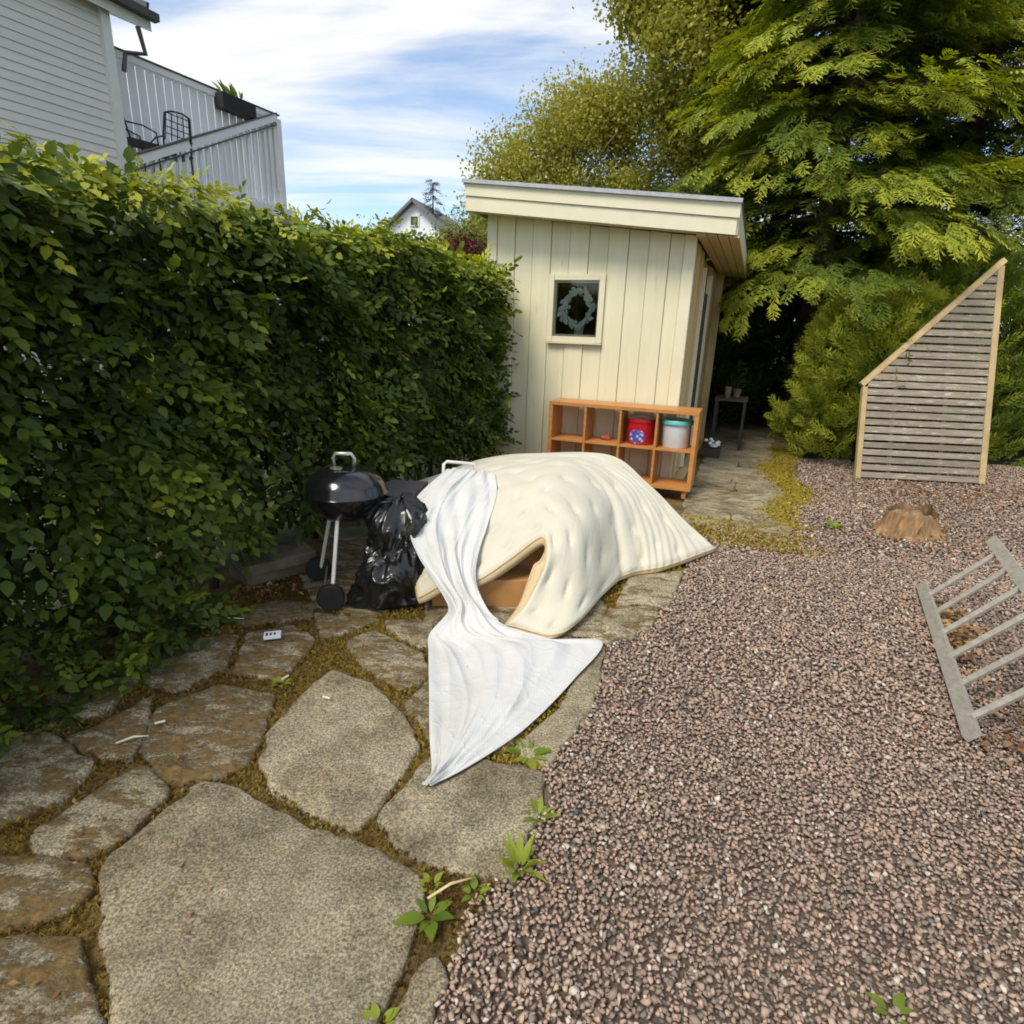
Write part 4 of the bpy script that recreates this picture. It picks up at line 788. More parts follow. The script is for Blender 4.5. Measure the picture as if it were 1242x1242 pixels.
def red_mat():
    m, nt, b, N, L = newmat('red_tub_print'); tc = N('ShaderNodeTexCoord'); sp = N('ShaderNodeSeparateXYZ'); L(tc.outputs['Object'], sp.inputs[0])
    n = N('ShaderNodeTexVoronoi'); n.inputs['Scale'].default_value = 26; L(tc.outputs['Object'], n.inputs['Vector'])
    # picture panel on the front: an oval of blue and white on the red
    d = N('ShaderNodeVectorMath'); d.operation = 'LENGTH'; ad = N('ShaderNodeMapping'); ad.vector_type = 'TEXTURE'; ad.inputs['Location'].default_value = (-.015, -.12, .085); ad.inputs['Scale'].default_value = (.085, .14, .075); L(tc.outputs['Object'], ad.inputs[0]); L(ad.outputs[0], d.inputs[0])
    msk = ramp(nt, d.outputs['Value'], [(.90, (1, 1, 1)), (1.0, (0, 0, 0))])
    pic = ramp(nt, n.outputs['Distance'], [(.18, (.80, .80, .84)), (.30, (.50, .50, .75)), (.5, (.10, .10, .42))])
    mx = N('ShaderNodeMix'); mx.data_type = 'RGBA'; L(msk.outputs[0], mx.inputs[0]); mx.inputs[6].default_value = (.50, .012, .02, 1); L(pic.outputs[0], mx.inputs[7]); L(mx.outputs[2], b.inputs['Base Color']); b.inputs['Roughness'].default_value = .35; return m
M['red'] = red_mat()
tub = thing('red_tub', 'round red tub with blue and white picture standing in the shelf', 'tub', tuple(shed_w(cellx(2)+.005, -.24, zf)), -AZ)
MB().lathe([(0, 0), (.125, 0), (.130, .008), (.142, .225), (0, .225)], 36).build('body', M['red'], tub, True, 40)
MB().lathe([(.0, .222), (.149, .222), (.150, .250), (.140, .256), (.13, .252), (0, .252)], 36).build('lid', M['lid'], tub, True, 40)
MB().tube([(math.cos(a)*.155, math.sin(a)*.155*-.55-.03, .245+.045*math.sin(a)) for a in np.linspace(0, math.pi, 13)], .004, 6).build('handle', M['alu'], tub, True)
bk_ = thing('plastic_bucket', 'milky white plastic bucket with teal lid standing in the shelf', 'bucket', tuple(shed_w(cellx(3)-.005, -.24, zf)), -AZ)
MB().lathe([(0, 0), (.120, 0), (.127, .01), (.137, .235), (0, .235)], 36).build('body', M['bucket'], bk_, True, 40)
MB().lathe([(.0, .232), (.155, .232), (.157, .262), (.150, .272), (.13, .268), (0, .266)], 36).build('lid', M['teal'], bk_, True, 40)
rg = MB(); bm = bmesh.new(); bmesh.ops.create_icosphere(bm, subdivisions=3, radius=.06)
for v in bm.verts: v.co = v.co*(1+.28*noise.noise(v.co*25)); v.co.z = max(v.co.z*.6, -.02)+.02
me = bpy.data.meshes.new('rag'); bm.to_mesh(me); bm.free(); me.materials.append(pmat('dull_red_cloth', (.40, .10, .07), (.26, .06, .045), 30, .9, .3)); me.polygons.foreach_set('use_smooth', [True]*len(me.polygons))
tag(link('red_cloth', me, None, tuple(shed_w(cellx(1)+.01, -.22, zf))), 'small crumpled dull red cloth lying in the shelf compartment', 'cloth')
# dim things beside the shed door
tb = thing('small_table', 'small dark table in the shade beside the shed door', 'table', tuple(shed_w(.34, 3.0)), -AZ)
MB().box((0, 0, .70), (.44, .6, .03)).build('table_top', M['bark'], tb)
for sx in (-.19, .19):
    for sy in (-.26, .26): MB().box((sx, sy, .342), (.035, .035, .684)).build('leg', M['iron'], tb)
for k, (x, y, h_, r_, mm) in enumerate(((.28, 2.85, .16, .05, 'slab'), (.40, 3.05, .12, .06, 'slab'))):
    q = thing('clay_pot', ('slim brown clay pot standing on the small dark table', 'squat brown clay pot standing on the small dark table')[k], 'pot', tuple(shed_w(x, y, .715))); MB().lathe([(0, 0), (r_*.7, 0), (r_, h_), (r_*.85, h_), (r_*.6, .02), (0, .02)], 16).build('body', M[mm], q, True, 40)
fl = thing('flower_tray', 'low tray of small white flowers by the shed door', 'flowers', tuple(shed_w(.20, 2.1)), -AZ)
MB().box((0, 0, .06), (.22, .34, .12), bev=.01).build('tray', M['darkbox'], fl)
for k in range(16): MB().lathe([(0, 0), (.03, .006), (.022, .03), (0, .038)], 7, (random.uniform(-.10, .10), random.uniform(-.16, .16), .12+random.uniform(0, .07))).build('blossom', M['white'], fl, True)

# ------------------------------------------------------------------ the leaning slatted panel
FB = Vector((4.05, 6.88, 0)); frz = math.atan2(-.12, 1.44)
fp = tag(empty('slatted_panel', FB), 'weathered wooden slatted fence panel with slanting top leaning against bushes', 'fence panel'); fp.rotation_mode = 'XYZ'; fp.rotation_euler = (R(-14.5), 0, frz)
FW, FL_, FR_ = 1.45, 1.10, 2.58
ztop = lambda x: FL_+(FR_-FL_)*x/FW
MB().box((.03, 0, FL_/2-.01), (.055, .05, FL_-.02)).build('post', M['post'], fp); MB().box((FW-.035, 0, FR_/2-.03), (.068, .05, FR_-.08)).build('post', M['post'], fp)
MB().bar((-.01, -.002, FL_-.0), (FW+.0, -.002, FR_-.0), .056, .06).build('top_rail', M['post'], fp)
z = .05; k = 0
while z < FR_-.10:
    x0 = max(.062, (z-FL_)/(FR_-FL_)*FW+.004); x1 = FW-.072
    if x1-x0 > .04:
        yb = -.017 if k % 2 == 0 else .010
        MB().box(((x0+x1)/2, -.012, z+random.uniform(-.002, .002)), (x1-x0, .018, .066+random.uniform(-.004, .003)), (0, random.uniform(-.002, .002), 0)).build('slat', M['fence'], fp)
    z += .0885; k += 1
for x in (.38, .95): MB().box((x, .016, (ztop(x)-.1)/2), (.05, .024, ztop(x)-.12)).build('batten', M['fence'], fp)

# ------------------------------------------------------------------ stump
st_ = thing('tree_stump', 'short splintered orange brown tree stump in the gravel', 'stump', (3.42, 4.88, -.03), R(20))
bm = bmesh.new(); n = 40; rings = [(0, .33), (.03, .28), (.08, .235), (.14, .215), (.19, .205), (.22, .20)]; vs = []
for z, r_ in rings:
    row = []
    for k in range(n):
        a = 6.28318*k/n; q = 1+.16*math.sin(a*5+1)*(1-z*3)+.10*nz((math.cos(a)*2, math.sin(a)*2, z*2))+.05*nz((math.cos(a)*7, math.sin(a)*7, z))
        zz = z+((.06*nz((math.cos(a)*1.5, math.sin(a)*1.5, 4))+.035*nz((math.cos(a)*6, math.sin(a)*6, 8)))*min(1, z/.18)); row.append(bm.verts.new((math.cos(a)*r_*q, math.sin(a)*r_*q*.85, zz)))
    vs.append(row)
for i in range(len(rings)-1):
    for k in range(n): bm.faces.new((vs[i][k], vs[i][(k+1) % n], vs[i+1][(k+1) % n], vs[i+1][k]))
me = bpy.data.meshes.new('stump_trunk'); bm.to_mesh(me); bm.free(); me.materials.append(M['stump']); me.polygons.foreach_set('use_smooth', [True]*len(me.polygons)); link('trunk', me, st_)
tp = MB(); prs = [(.0, .175), (.06, .17), (.12, .18), (.165, .175), (.19, .15)]; tp.lathe(prs, 24, (0, 0, 0), 1, .85); tp.v = [(x, y, z+.05*nz((x*16, y*16, 2))) for x, y, z in tp.v]; tp.build('cut_face', pmat('stump_cut', (.36, .25, .14), (.15, .095, .05), 30, .95, .6, 60), st_, True)
MB().add([(-.30, -.10, .02), (-.20, -.20, .0), (-.12, -.20, .18), (-.22, -.10, .21), (-.27, -.02, .02), (-.17, -.03, .20)], [(0,1,2,3),(0,3,5,4),(3,2,5),(1,0,4),(1,4,5,2)]).build('bark_flap', M['stump'], st_)

# ------------------------------------------------------------------ ladder on its side, propped on a log
r0, r1 = Vector((2.72, 3.62, .035)), Vector((1.90, 2.05, .035)); up = Vector((.53, -.31, .79))  .normalized()*.47
ld = tag(empty('ladder', (2.3, 2.8, 0)), 'grey weathered ladder lying tilted on its side at the edge of the gravel', 'ladder'); o0 = Vector((2.3, 2.8, 0))
nrm = (r1-r0).cross(up).normalized()
MB().bar(r0-o0, r1-o0, .03, .062, up).build('rail', M['ladder'], ld); MB().bar(r0+up-o0, r1+up-o0, .03, .062, up).build('rail', M['ladder'], ld)
for k in range(6):
    q = r0.lerp(r1, .13+.16*k)-o0; MB().tube([q+up*.03, q+up*.97], .017, 8).build('rung', M['ladder'], ld, True, 40)
lg = tag(MB().tube([(-.36, 0, 0), (-.1, .006, .004), (.15, -.004, 0), (.38, .01, 0)], [.165, .16, .162, .155], 12).build('log', M['bark'], None, True, 50, loc=(2.32, 1.86, .14), rot=(0, 0, R(62))), 'short bark covered log propping up the ladder', 'log')

# ------------------------------------------------------------------ kettle barbecue
bq = thing('kettle_barbecue', 'black kettle barbecue on thin aluminium legs standing by the hedge', 'barbecue', (-.965, 3.30, 0), R(0))
ZS = .625
MB().lathe([(0, ZS-.175), (.06, ZS-.172), (.13, ZS-.145), (.19, ZS-.09), (.222, ZS-.03), (.232, ZS), (.225, ZS)], 40).build('bowl', M['black'], bq, True, 50)
lid = MB().lathe([(.240, ZS-.006), (.243, ZS+.004), (.236, ZS+.014), (.226, ZS+.05), (.196, ZS+.095), (.145, ZS+.13), (.08, ZS+.148), (0, ZS+.154)], 40).build('lid', M['black'], bq, True, 50)
MB().tube([(-.055, -.01, ZS+.148), (-.06, -.012, ZS+.20), (-.045, -.012, ZS+.225), (.045, -.012, ZS+.225), (.06, -.012, ZS+.20), (.055, -.01, ZS+.148)], .011, 8).build('lid_handle', M['alu'], lid, True)
MB().lathe([(0, 0), (.035, 0), (.035, .006), (0, .008)], 16, (-.03, -.06, ZS+.148)).build('vent', M['alu'], lid, True, 40)
MB().lathe([(0, 0), (.07, .004), (.105, .022), (.11, .03), (.10, .03), (.065, .012), (0, .008)], 28, (0, 0, .345)).build('ash_catcher', M['alu'], bq, True, 40)
for k, a in enumerate((R(262), R(150), R(20))):
    ca, sa = math.cos(a), math.sin(a)
    MB().tube([(ca*.13, sa*.13, ZS-.13), (ca*.255, sa*.255, .075 if k < 2 else .012)], .0115, 10).build('leg', M['tube'], bq, True, 40)
    if k < 2:
        wl = MB(); wl.lathe([(.02, -.022), (.07, -.022), (.078, -.012), (.078, .012), (.07, .022), (.02, .022)], 24); wl = wl.build('wheel', M['rubber'], bq, True, 40, loc=(ca*.27, sa*.27, .078), rot=(R(90), 0, R(12)))
        MB().lathe([(0, -.026), (.022, -.026), (.022, .026), (0, .026)], 14).build('hub', M['rubber'], wl, True, 40)
    else: MB().lathe([(0, 0), (.018, 0), (.018, .03), (0, .03)], 12, (ca*.255, sa*.255, 0)).build('foot', M['rubber'], bq, True, 40)
MB().tube([(math.cos(R(140))*.24, math.sin(R(140))*.24, .10), (math.cos(R(248))*.24, math.sin(R(248))*.24, .10)], .006, 6).build('axle', M['alu'], bq)
for a in (R(-10), R(190)): MB().tube([(math.cos(a)*.225, math.sin(a)*.225-.06, ZS-.03), (math.cos(a)*.275, math.sin(a)*.275-.05, ZS-.03), (math.cos(a)*.275, math.sin(a)*.275+.05, ZS-.03), (math.cos(a)*.225, math.sin(a)*.225+.06, ZS-.03)], .010, 8).build('side_handle', M['rubber'], bq, True)

# ------------------------------------------------------------------ black bin bag
def bagmesh():
    """slumped liner: fat belly, pinched waist, loose gathered top; long soft creases"""
    prof = [(0, 0), (.10, 0), (.175, .004), (.215, .03), (.228, .09), (.222, .17), (.200, .25), (.172, .31), (.150, .345), (.150, .38), (.165, .43), (.160, .49), (.125, .545), (.07, .575), (.03, .585), (0, .588)]
    n, m = 110, 110; vs = []; ps = np.array(prof); tt_ = np.concatenate([[0], np.cumsum(np.hypot(*np.diff(ps, axis=0).T))]); tt_ /= tt_[-1]
    for j in range(m+1):
        t = j/m; r_ = np.interp(t, tt_, ps[:, 0]); z = np.interp(t, tt_, ps[:, 1])
        for i in range(n):
            a = 2*math.pi*i/n; x, y = math.cos(a), math.sin(a)
            lump = 1+.16*noise.noise(Vector((x*1.1, y*1.1, z*5)))+.10*noise.noise(Vector((x*2.2+5, y*2.2, z*9)))
            q = Vector((x*2.6+.8*math.sin(z*9), y*2.6, z*6+2)); w1 = (1-abs(noise.noise(q)))**6; q2 = Vector((x*5+z*6, y*5, z*5)); w2 = (1-abs(noise.noise(q2)))**6
            k = (.030*w1+.016*w2-.015)*(1 if .02 < z else .3)
            pin = math.exp(-((z-.355)/.06)**2); k += .016*pin*math.sin(a*17+4*noise.noise(Vector((x, y, 3))))
            rr = r_*lump+k if r_ > .02 else r_
            px, py = x*rr, y*rr*.86; 
            if z < .12 and x < 0: px += -.11*(1-z/.12)**1.5*max(0, -x)
            zz = z+(.02*w1+.03*noise.noise(Vector((x*2, y*2, z*4))) if z > .06 else 0)
            vs.append((px+max(0, z-.36)*.22, py+max(0, z-.36)*.25, max(zz, .003)))
    fs = [(j*n+i, j*n+(i+1) % n, (j+1)*n+(i+1) % n, (j+1)*n+i) for j in range(m) for i in range(n)]
    mb = MB().add(vs, fs); return mb.mesh('bin_bag', M['bag'], True)
tag(link('bin_bag', bagmesh(), None, (-.665, 3.22, 0), (0, 0, R(25))), 'shiny black full bin bag slumped between barbecue and mattress', 'bin bag')

# ------------------------------------------------------------------ cardboard boxes under the mattress
def carton(label, loc, rz, d):
    t = thing('cardboard_box', label, 'box', loc, rz); MB().box((0, 0, d[2]/2), d, bev=.004).build('body', M['card'], t)
    MB().box((0, 0, d[2]+.0015), (d[0]*.98, .05, .002)).build('tape', M['band'], t)
    MB().box((-d[0]*.25-.001, 0, d[2]+.0012), (d[0]*.47, d[1]*.97, .0016)).build('flap', M['card'], t)
    return t
c0 = carton('long flat cardboard box on the flagstones with one corner showing beside the bin bag', (-.16, 3.34, .006), R(4), (.60, .42, .165))
carton('upper brown cardboard box inside the fold of the mattress', (.06, 3.56, .176), R(-8), (.40, .40, .20))
carton('big brown cardboard box holding up the middle of the mattress', (.04, 4.15, .006), R(5), (.80, .62, .46))
MB().box((-.268, -.2115, .11), (.07, .003, .05)).build('shipping_label', M['white'], c0)

# ------------------------------------------------------------------ mattress (hangs over the boxes down to the gravel)
MAT = [
    [(-0.51,3.00,0.12),(-0.36,3.02,0.20),(-0.20,3.05,0.21),(-0.02,3.10,0.32),(0.17,3.18,0.44),(0.20,3.02,0.35),(0.10,2.90,0.15),(-0.01,2.83,0.055)],
    [(-0.62,3.35,0.36),(-0.42,3.40,0.45),(-0.19,3.41,0.48),(0.04,3.46,0.56),(0.23,3.50,0.60),(0.41,3.30,0.46),(0.41,3.04,0.18),(0.32,2.80,0.055)],
    [(-0.74,3.70,0.40),(-0.50,3.75,0.54),(-0.23,3.80,0.61),(0.04,3.85,0.66),(0.38,3.95,0.69),(0.63,3.85,0.51),(0.71,3.67,0.23),(0.75,3.55,0.055)],
    [(-0.84,4.10,0.34),(-0.55,4.15,0.49),(-0.26,4.20,0.60),(0.10,4.25,0.66),(0.50,4.30,0.68),(0.86,4.20,0.52),(1.04,4.00,0.25),(1.07,3.76,0.055)],
    [(-0.98,4.60,0.29),(-0.61,4.60,0.43),(-0.22,4.65,0.57),(0.17,4.65,0.62),(0.75,4.50,0.65),(1.06,4.40,0.44),(1.33,4.25,0.21),(1.54,4.17,0.05)],
]
def cr(p, t):
    """Catmull-Rom through the list p at t in 0..1"""
    n = len(p)-1; s = min(t*n, n-1e-6); i = int(s); f = s-i
    a, b, c, d = (np.array(p[max(i-1, 0)]) if i > 0 else 2*np.array(p[0])-np.array(p[1])), np.array(p[i]), np.array(p[i+1]), (np.array(p[i+2]) if i+2 <= n else 2*np.array(p[n])-np.array(p[n-1]))
    return .5*((2*b)+(-a+c)*f+(2*a-5*b+4*c-d)*f*f+(-a+3*b-3*c+d)*f**3)
def surf(net, u, v): return cr([cr(r_, u) for r_ in net], v)
NU, NV = 96, 120
grid = np.zeros((NV+1, NU+1, 3))
for j in range(NV+1):
    rows = None
    for i in range(NU+1):
        if j == 0: pass
    # evaluate columns first for speed
cols = [[cr(r_, i/NU) for r_ in MAT] for i in range(NU+1)]
for i in range(NU+1):
    for j in range(NV+1): grid[j, i] = cr(cols[i], j/NV)
def normals(G):
    du = np.gradient(G, axis=1); dv = np.gradient(G, axis=0); n = np.cross(du, dv); return n/(np.linalg.norm(n, axis=2, keepdims=True)+1e-9)
nm = normals(grid)
TU = [.06+.125*k for k in range(8)]; TV = [.06+.11*k for k in range(9)]
off = np.zeros((NV+1, NU+1)); U, V_ = np.meshgrid(np.linspace(0, 1, NU+1), np.linspace(0, 1, NV+1))
for a, tu in enumerate(TU):
    for b_, tv in enumerate(TV):
        tu2 = tu+(.03 if b_ % 2 else -.02); d2 = ((U-tu2)*1.5)**2+((V_-tv)*2.0)**2; off -= .020*np.exp(-d2/(2*.018**2))+.011*np.exp(-d2/(2*.05**2))
Q = np.stack([U.ravel()*1.5, V_.ravel()*2, 0*U.ravel()], 1)
off += (.006*fnoise(Q, 2.5, 1)+.003*fnoise(Q, 8, 2)).reshape(off.shape)
off += -.028*np.exp(-((V_-.53-.04*np.sin(U*4))/.018)**2)*np.clip((U-.5)/.2, 0, 1)         # the crease running down the hanging side
off += .0045*np.sin(V_*150+2.5*np.sin(U*6))*np.clip((V_-.55)/.1, 0, 1)*np.clip((U-.55)/.15, 0, 1)  # fine gathers behind the crease
edge = np.minimum(np.minimum(U, 1-U)*1.5, np.minimum(V_, 1-V_)*2.0); off -= .018*np.clip(1-edge/.03, 0, 1)**2
top = grid+nm*off[..., None]; TH = .088
# keep hanging cloth off the ground
bot = grid-nm*(TH+.3*off[..., None]); top[..., 2] = np.maximum(top[..., 2], .012); bot[..., 2] = np.maximum(bot[..., 2], .007)
mat = thing('mattress', 'cream tufted mattress folded over boxes with one side hanging down to the gravel', 'mattress', (.2, 3.5, 0)); MO = np.array([.2, 3.5, 0])
W_ = NU+1
def gridmesh(name, G, flip, m):
    v = (G-MO).reshape(-1, 3); me = bpy.data.meshes.new(name); fs = [((j*W_+i), (j*W_+i+1), ((j+1)*W_+i+1), ((j+1)*W_+i)) for j in range(NV) for i in range(NU)]
    if flip: fs = [f[::-1] for f in fs]
    me.from_pydata([tuple(p) for p in v], [], fs); me.materials.append(m); me.polygons.foreach_set('use_smooth', [True]*len(fs))
    uvl = me.uv_layers.new(name='UVMap'); li = np.zeros(len(me.loops), np.int32); me.loops.foreach_get('vertex_index', li); uv = np.stack([U.ravel()[li]*1.5, V_.ravel()[li]*2.0], 1).astype(np.float32); uvl.data.foreach_set('uv', uv.ravel()); me.update(); return me
link('cover', gridmesh('mattress_cover', top, False, M['mattress']), mat); link('underside', gridmesh('mattress_underside', bot, True, M['mattress']), mat)
bi = [(0, i) for i in range(NU)]+[(j, NU) for j in range(NV)]+[(NV, i) for i in range(NU, 0, -1)]+[(j, 0) for j in range(NV, 0, -1)]
mb = MB(); nb_ = len(bi); K = 5; vs = []
for (j, i) in bi:
    a, b = top[j, i]-MO, bot[j, i]-MO; g2 = grid[min(max(j, 2), NV-2), min(max(i, 2), NU-2)]; o_ = grid[j, i]-g2; o_ = o_/(np.linalg.norm(o_)+1e-9)
    for k in range(K): t = k/(K-1); p = a*(1-t)+b*t+o_*.026*math.sin(math.pi*t); p[2] = max(p[2], .006); vs.append(tuple(p))
fs = [(k_*K+q, ((k_+1) % nb_)*K+q, ((k_+1) % nb_)*K+q+1, k_*K+q+1) for k_ in range(nb_) for q in range(K-1)]
mb.add(vs, [f[::-1] for f in fs]); mb.build('edge_band', M['band'], mat, True)
for a, t_ in ((.0, top), (1., bot)):
    mb = MB().tube([tuple(t_[j, i]-MO+np.array([0, 0, .001])) for j, i in bi], .0055, 6, True); mb.build('piping', M['band'], mat, True)
# tuft buttons
tm = MB().lathe([(0, -.003), (.011, -.002), (.010, .003), (0, .004)], 8).mesh('tuft', M['mattress'], True)
for tv_i, tv in enumerate(TV):
    for tu in TU:
        tu2 = tu+(.03 if tv_i % 2 else -.02); j, i = int(round(tv*NV)), int(round(tu2*NU))
        if 0 < i < NU and 0 < j < NV:
            o = link('tuft', tm, mat, tuple(top[j, i]-MO+nm[j, i]*.001)); o.rotation_euler = Vector(nm[j, i]).to_track_quat('Z', 'Y').to_euler()

# ------------------------------------------------------------------ white sheet
SHT = [
    [(-0.44,3.75,0.66),(-0.36,3.78,0.67),(-0.27,3.80,0.66),(-0.20,3.80,0.65),(-0.12,3.80,0.64)],
    [(-0.58,3.45,0.55),(-0.46,3.50,0.58),(-0.34,3.54,0.58),(-0.21,3.55,0.57),(-0.10,3.55,0.56)],
    [(-0.59,3.20,0.46),(-0.48,3.27,0.47),(-0.35,3.31,0.47),(-0.25,3.32,0.46),(-0.14,3.32,0.45)],
    [(-0.51,3.06,0.34),(-0.42,3.11,0.36),(-0.34,3.13,0.35),(-0.27,3.12,0.32),(-0.19,3.08,0.28)],
    [(-0.40,2.94,0.23),(-0.35,2.96,0.25),(-0.29,2.97,0.24),(-0.23,2.96,0.21),(-0.16,2.95,0.17)],
    [(-0.31,2.84,0.11),(-0.27,2.85,0.15),(-0.22,2.86,0.14),(-0.14,2.84,0.12),(-0.05,2.79,0.08)],
    [(-0.40,2.74,0.02),(-0.30,2.73,0.06),(-0.17,2.72,0.06),(-0.00,2.71,0.05),(0.20,2.75,0.02)],
    [(-0.38,2.54,0.015),(-0.22,2.58,0.03),(-0.02,2.60,0.035),(0.21,2.66,0.03),(0.49,2.74,0.015)],
    [(-0.33,2.21,0.012),(-0.19,2.25,0.025),(-0.03,2.28,0.03),(0.12,2.31,0.025),(0.31,2.39,0.012)],
    [(-0.29,1.94,0.012),(-0.22,1.96,0.022),(-0.13,1.99,0.022),(-0.04,2.02,0.02),(0.09,2.04,0.012)],
    [(-0.26,1.77,0.012),(-0.24,1.78,0.016),(-0.21,1.79,0.016),(-0.18,1.80,0.014),(-0.12,1.81,0.012)],
    [(-0.28,1.70,0.015),(-0.27,1.70,0.022),(-0.265,1.70,0.024),(-0.26,1.70,0.022),(-0.25,1.70,0.015)],
]
SU, SV = 90, 240
cols = [[cr(r_, i/SU) for r_ in SHT] for i in range(SU+1)]
G = np.array([[cr(cols[i], j/SV) for i in range(SU+1)] for j in range(SV+1)])
Us, Vs = np.meshgrid(np.linspace(0, 1, SU+1), np.linspace(0, 1, SV+1)); sn = normals(G); sn = np.where(sn[..., 2:3] < 0, -sn, sn)
narrow = np.exp(-((Vs-.42)/.13)**2)
fold = .010*np.sin(Us*19+Vs*5+2*np.sin(Vs*7))*(.5+.9*narrow)+.006*np.sin(Us*34-Vs*9+2.*np.sin(Us*3+Vs*11))+.004*fnoise(np.stack([Us.ravel()*3, Vs.ravel()*6, 0*Us.ravel()], 1), 3, 4).reshape(Us.shape)
lowz = np.clip((Vs-.5)/.08, 0, 1); fold = fold*(1-.30*lowz)
fold += .028*np.exp(-(((Us-.42)-.25*(Vs-.6))/.05)**2)*np.clip((Vs-.5)*5, 0, 1)*np.clip((.85-Vs)*5, 0, 1)*.7
fold += .022*np.exp(-(((Us-.80)+.5*(Vs-.62))/.05)**2)*np.clip((Vs-.5)*6, 0, 1)*np.clip((.8-Vs)*6, 0, 1)
sp3 = np.stack([Us.ravel()*3.4+.9*np.sin(Vs.ravel()*4), Vs.ravel()*1.5, 0*Us.ravel()], 1)
rdg = lambda f_, sd_, e_=9: (1-np.abs(fnoise(sp3, f_, sd_))).clip(0, 1).reshape(Us.shape)**e_
fold += (.018*rdg(1.2, 31, 7)+.012*rdg(2.0, 32, 9)+.005*rdg(4.0, 33, 8))*(1-.35*lowz)*(.35+.65*np.clip(np.minimum(Us, 1-Us)*5, 0, 1))
fold += .012*np.sin(Us*11+1.5)*np.clip((Vs-.47)*6, 0, 1)*np.clip((.98-Vs)*3, 0, 1)
G = G+sn*fold[..., None]
bvh = BVHTree.FromPolygons([Vector(p) for p in top.reshape(-1, 3)], [((j*W_+i), (j*W_+i+1), ((j+1)*W_+i+1), ((j+1)*W_+i)) for j in range(NV) for i in range(NU)])
for j in range(SV+1):
    for i in range(SU+1):
        p = G[j, i]; h = bvh.ray_cast(Vector((p[0], p[1], 2)), Vector((0, 0, -1)))
        if h[0] is not None and p[2] < h[0].z+.010: p[2] = h[0].z+.010+.002*math.sin(i*.9)
        p[2] = max(p[2], .011)
me = bpy.data.meshes.new('sheet'); me.from_pydata([tuple(p-np.array([-.1, 2.6, 0])) for p in G.reshape(-1, 3)], [], [(j*(SU+1)+i, j*(SU+1)+i+1, (j+1)*(SU+1)+i+1, (j+1)*(SU+1)+i) for j in range(SV) for i in range(SU)]); me.materials.append(M['sheet']); me.polygons.foreach_set('use_smooth', [True]*len(me.polygons))
sh = tag(link('white_sheet', me, None, (-.1, 2.6, 0)), 'white bed sheet sliding off the mattress and trailing to a point on the flagstones', 'sheet'); sm = sh.modifiers.new('thick', 'SOLIDIFY'); sm.thickness = .004; sm.offset = 1
sub = sh.modifiers.new('sub', 'SUBSURF'); sub.levels = 1; sub.render_levels = 1

# ------------------------------------------------------------------ folding garden chair half buried behind the bag
fc = thing('folding_chair', 'folded garden chair with white tubes and charcoal seat between bin bag and mattress', 'chair', (-.62, 3.55, 0), 0)
MB().tube([(.16, .20, .50), (.165, .22, .70), (.185, .23, .715), (.36, .26, .70), (.37, .25, .60)], .011, 8).build('back_tube', M['tube'], fc, True)
MB().add([(-.32, .10, .50), (-.02, -.02, .52), (.05, .30, .56), (-.22, .40, .54), (-.32, .10, .47), (-.02, -.02, .49), (.05, .30, .53), (-.22, .40, .51)], [(0,1,2,3),(7,6,5,4),(0,4,5,1),(1,5,6,2),(2,6,7,3),(3,7,4,0)]).build('seat', M['greyfab'], fc)
MB().tube([(-.245, -.10, .575), (-.155, -.14, .53)], .017, 10).build('armrest', M['tube'], fc, True, 40); MB().tube([(-.10, -.20, .455), (.06, -.14, .515)], .015, 10).build('armrest', M['tube'], fc, True, 40)
for p in ((-.24, .05), (.0, .25)): MB().tube([(p[0], p[1], .0), (p[0]*.9, p[1], .49)], .011, 8).build('leg', M['tube'], fc, True, 40)

# ------------------------------------------------------------------ small things on the stones
MB
sl1 = tag(MB().box((0, 0, 0), (.44, .26, .07), (0, 0, 0), .008).build('paving_block', M['slab'], None, loc=(-1.50, 3.50, .118), rot=(R(3), R(-2), R(40))), 'brown concrete paving block lying on top of another by the hedge', 'block')
sl2 = tag(MB().box((0, 0, 0), (.46, .28, .07), (0, 0, 0), .008).build('paving_block', M['slab'], None, loc=(-1.52, 3.53, .040), rot=(0, 0, R(46))), 'lower concrete paving block under another by the hedge', 'block')
pk = thing('cigarette_pack', 'small white and blue flattened cigarette pack on the flagstones', 'litter', (-1.20, 2.69, .012), R(18)); MB().box((0, 0, .010), (.082, .056, .018), bev=.002).build('pack', M['white'], pk)
for k in range(3): MB().box((-.026+.019*k, -.004, .0196), (.010, .034-.006*k, .0008)).build('blue_print', pmat('blue_print', (.03, .08, .26), (.02, .06, .2), 20, .5, 0), pk)
for k, (x, y, a, lab) in enumerate(((-.77, 2.19, -20, 'pale cigarette butt on the tan flagstone'), (-1.0, 2.33, 60, 'cigarette butt in the moss next to a yellow weed'), (-1.37, 1.99, 30, 'cigarette butt on the brown crusted flagstone'))):
    tag(MB().tube([(-.018, 0, 0), (.018, 0, 0)], .005, 8).build('cigarette_butt', M['butt'], None, loc=(x, y, .014), rot=(0, 0, R(a))), lab, 'litter')
for k, (a, b, lab) in enumerate((((-1.78, 2.83), (-1.42, 2.86), 'long pale twig lying along the hedge foot'), ((-.20, 1.27), (-.08, 1.335), 'short dry twig beside the weeds at the stone joint'), ((-1.46, 1.86), (-1.36, 1.90), 'short straw lying on the mossy flagstones'))):
    a, b = Vector((*a, .014)), Vector((*b, .020)); tag(MB().tube([a, a.lerp(b, .5)+Vector((.0, .008, .006)), b], [.004, .0045, .0025], 6).build('twig', M['butt'] if k != 1 else M['rawwood'], None, True), lab, 'twig')
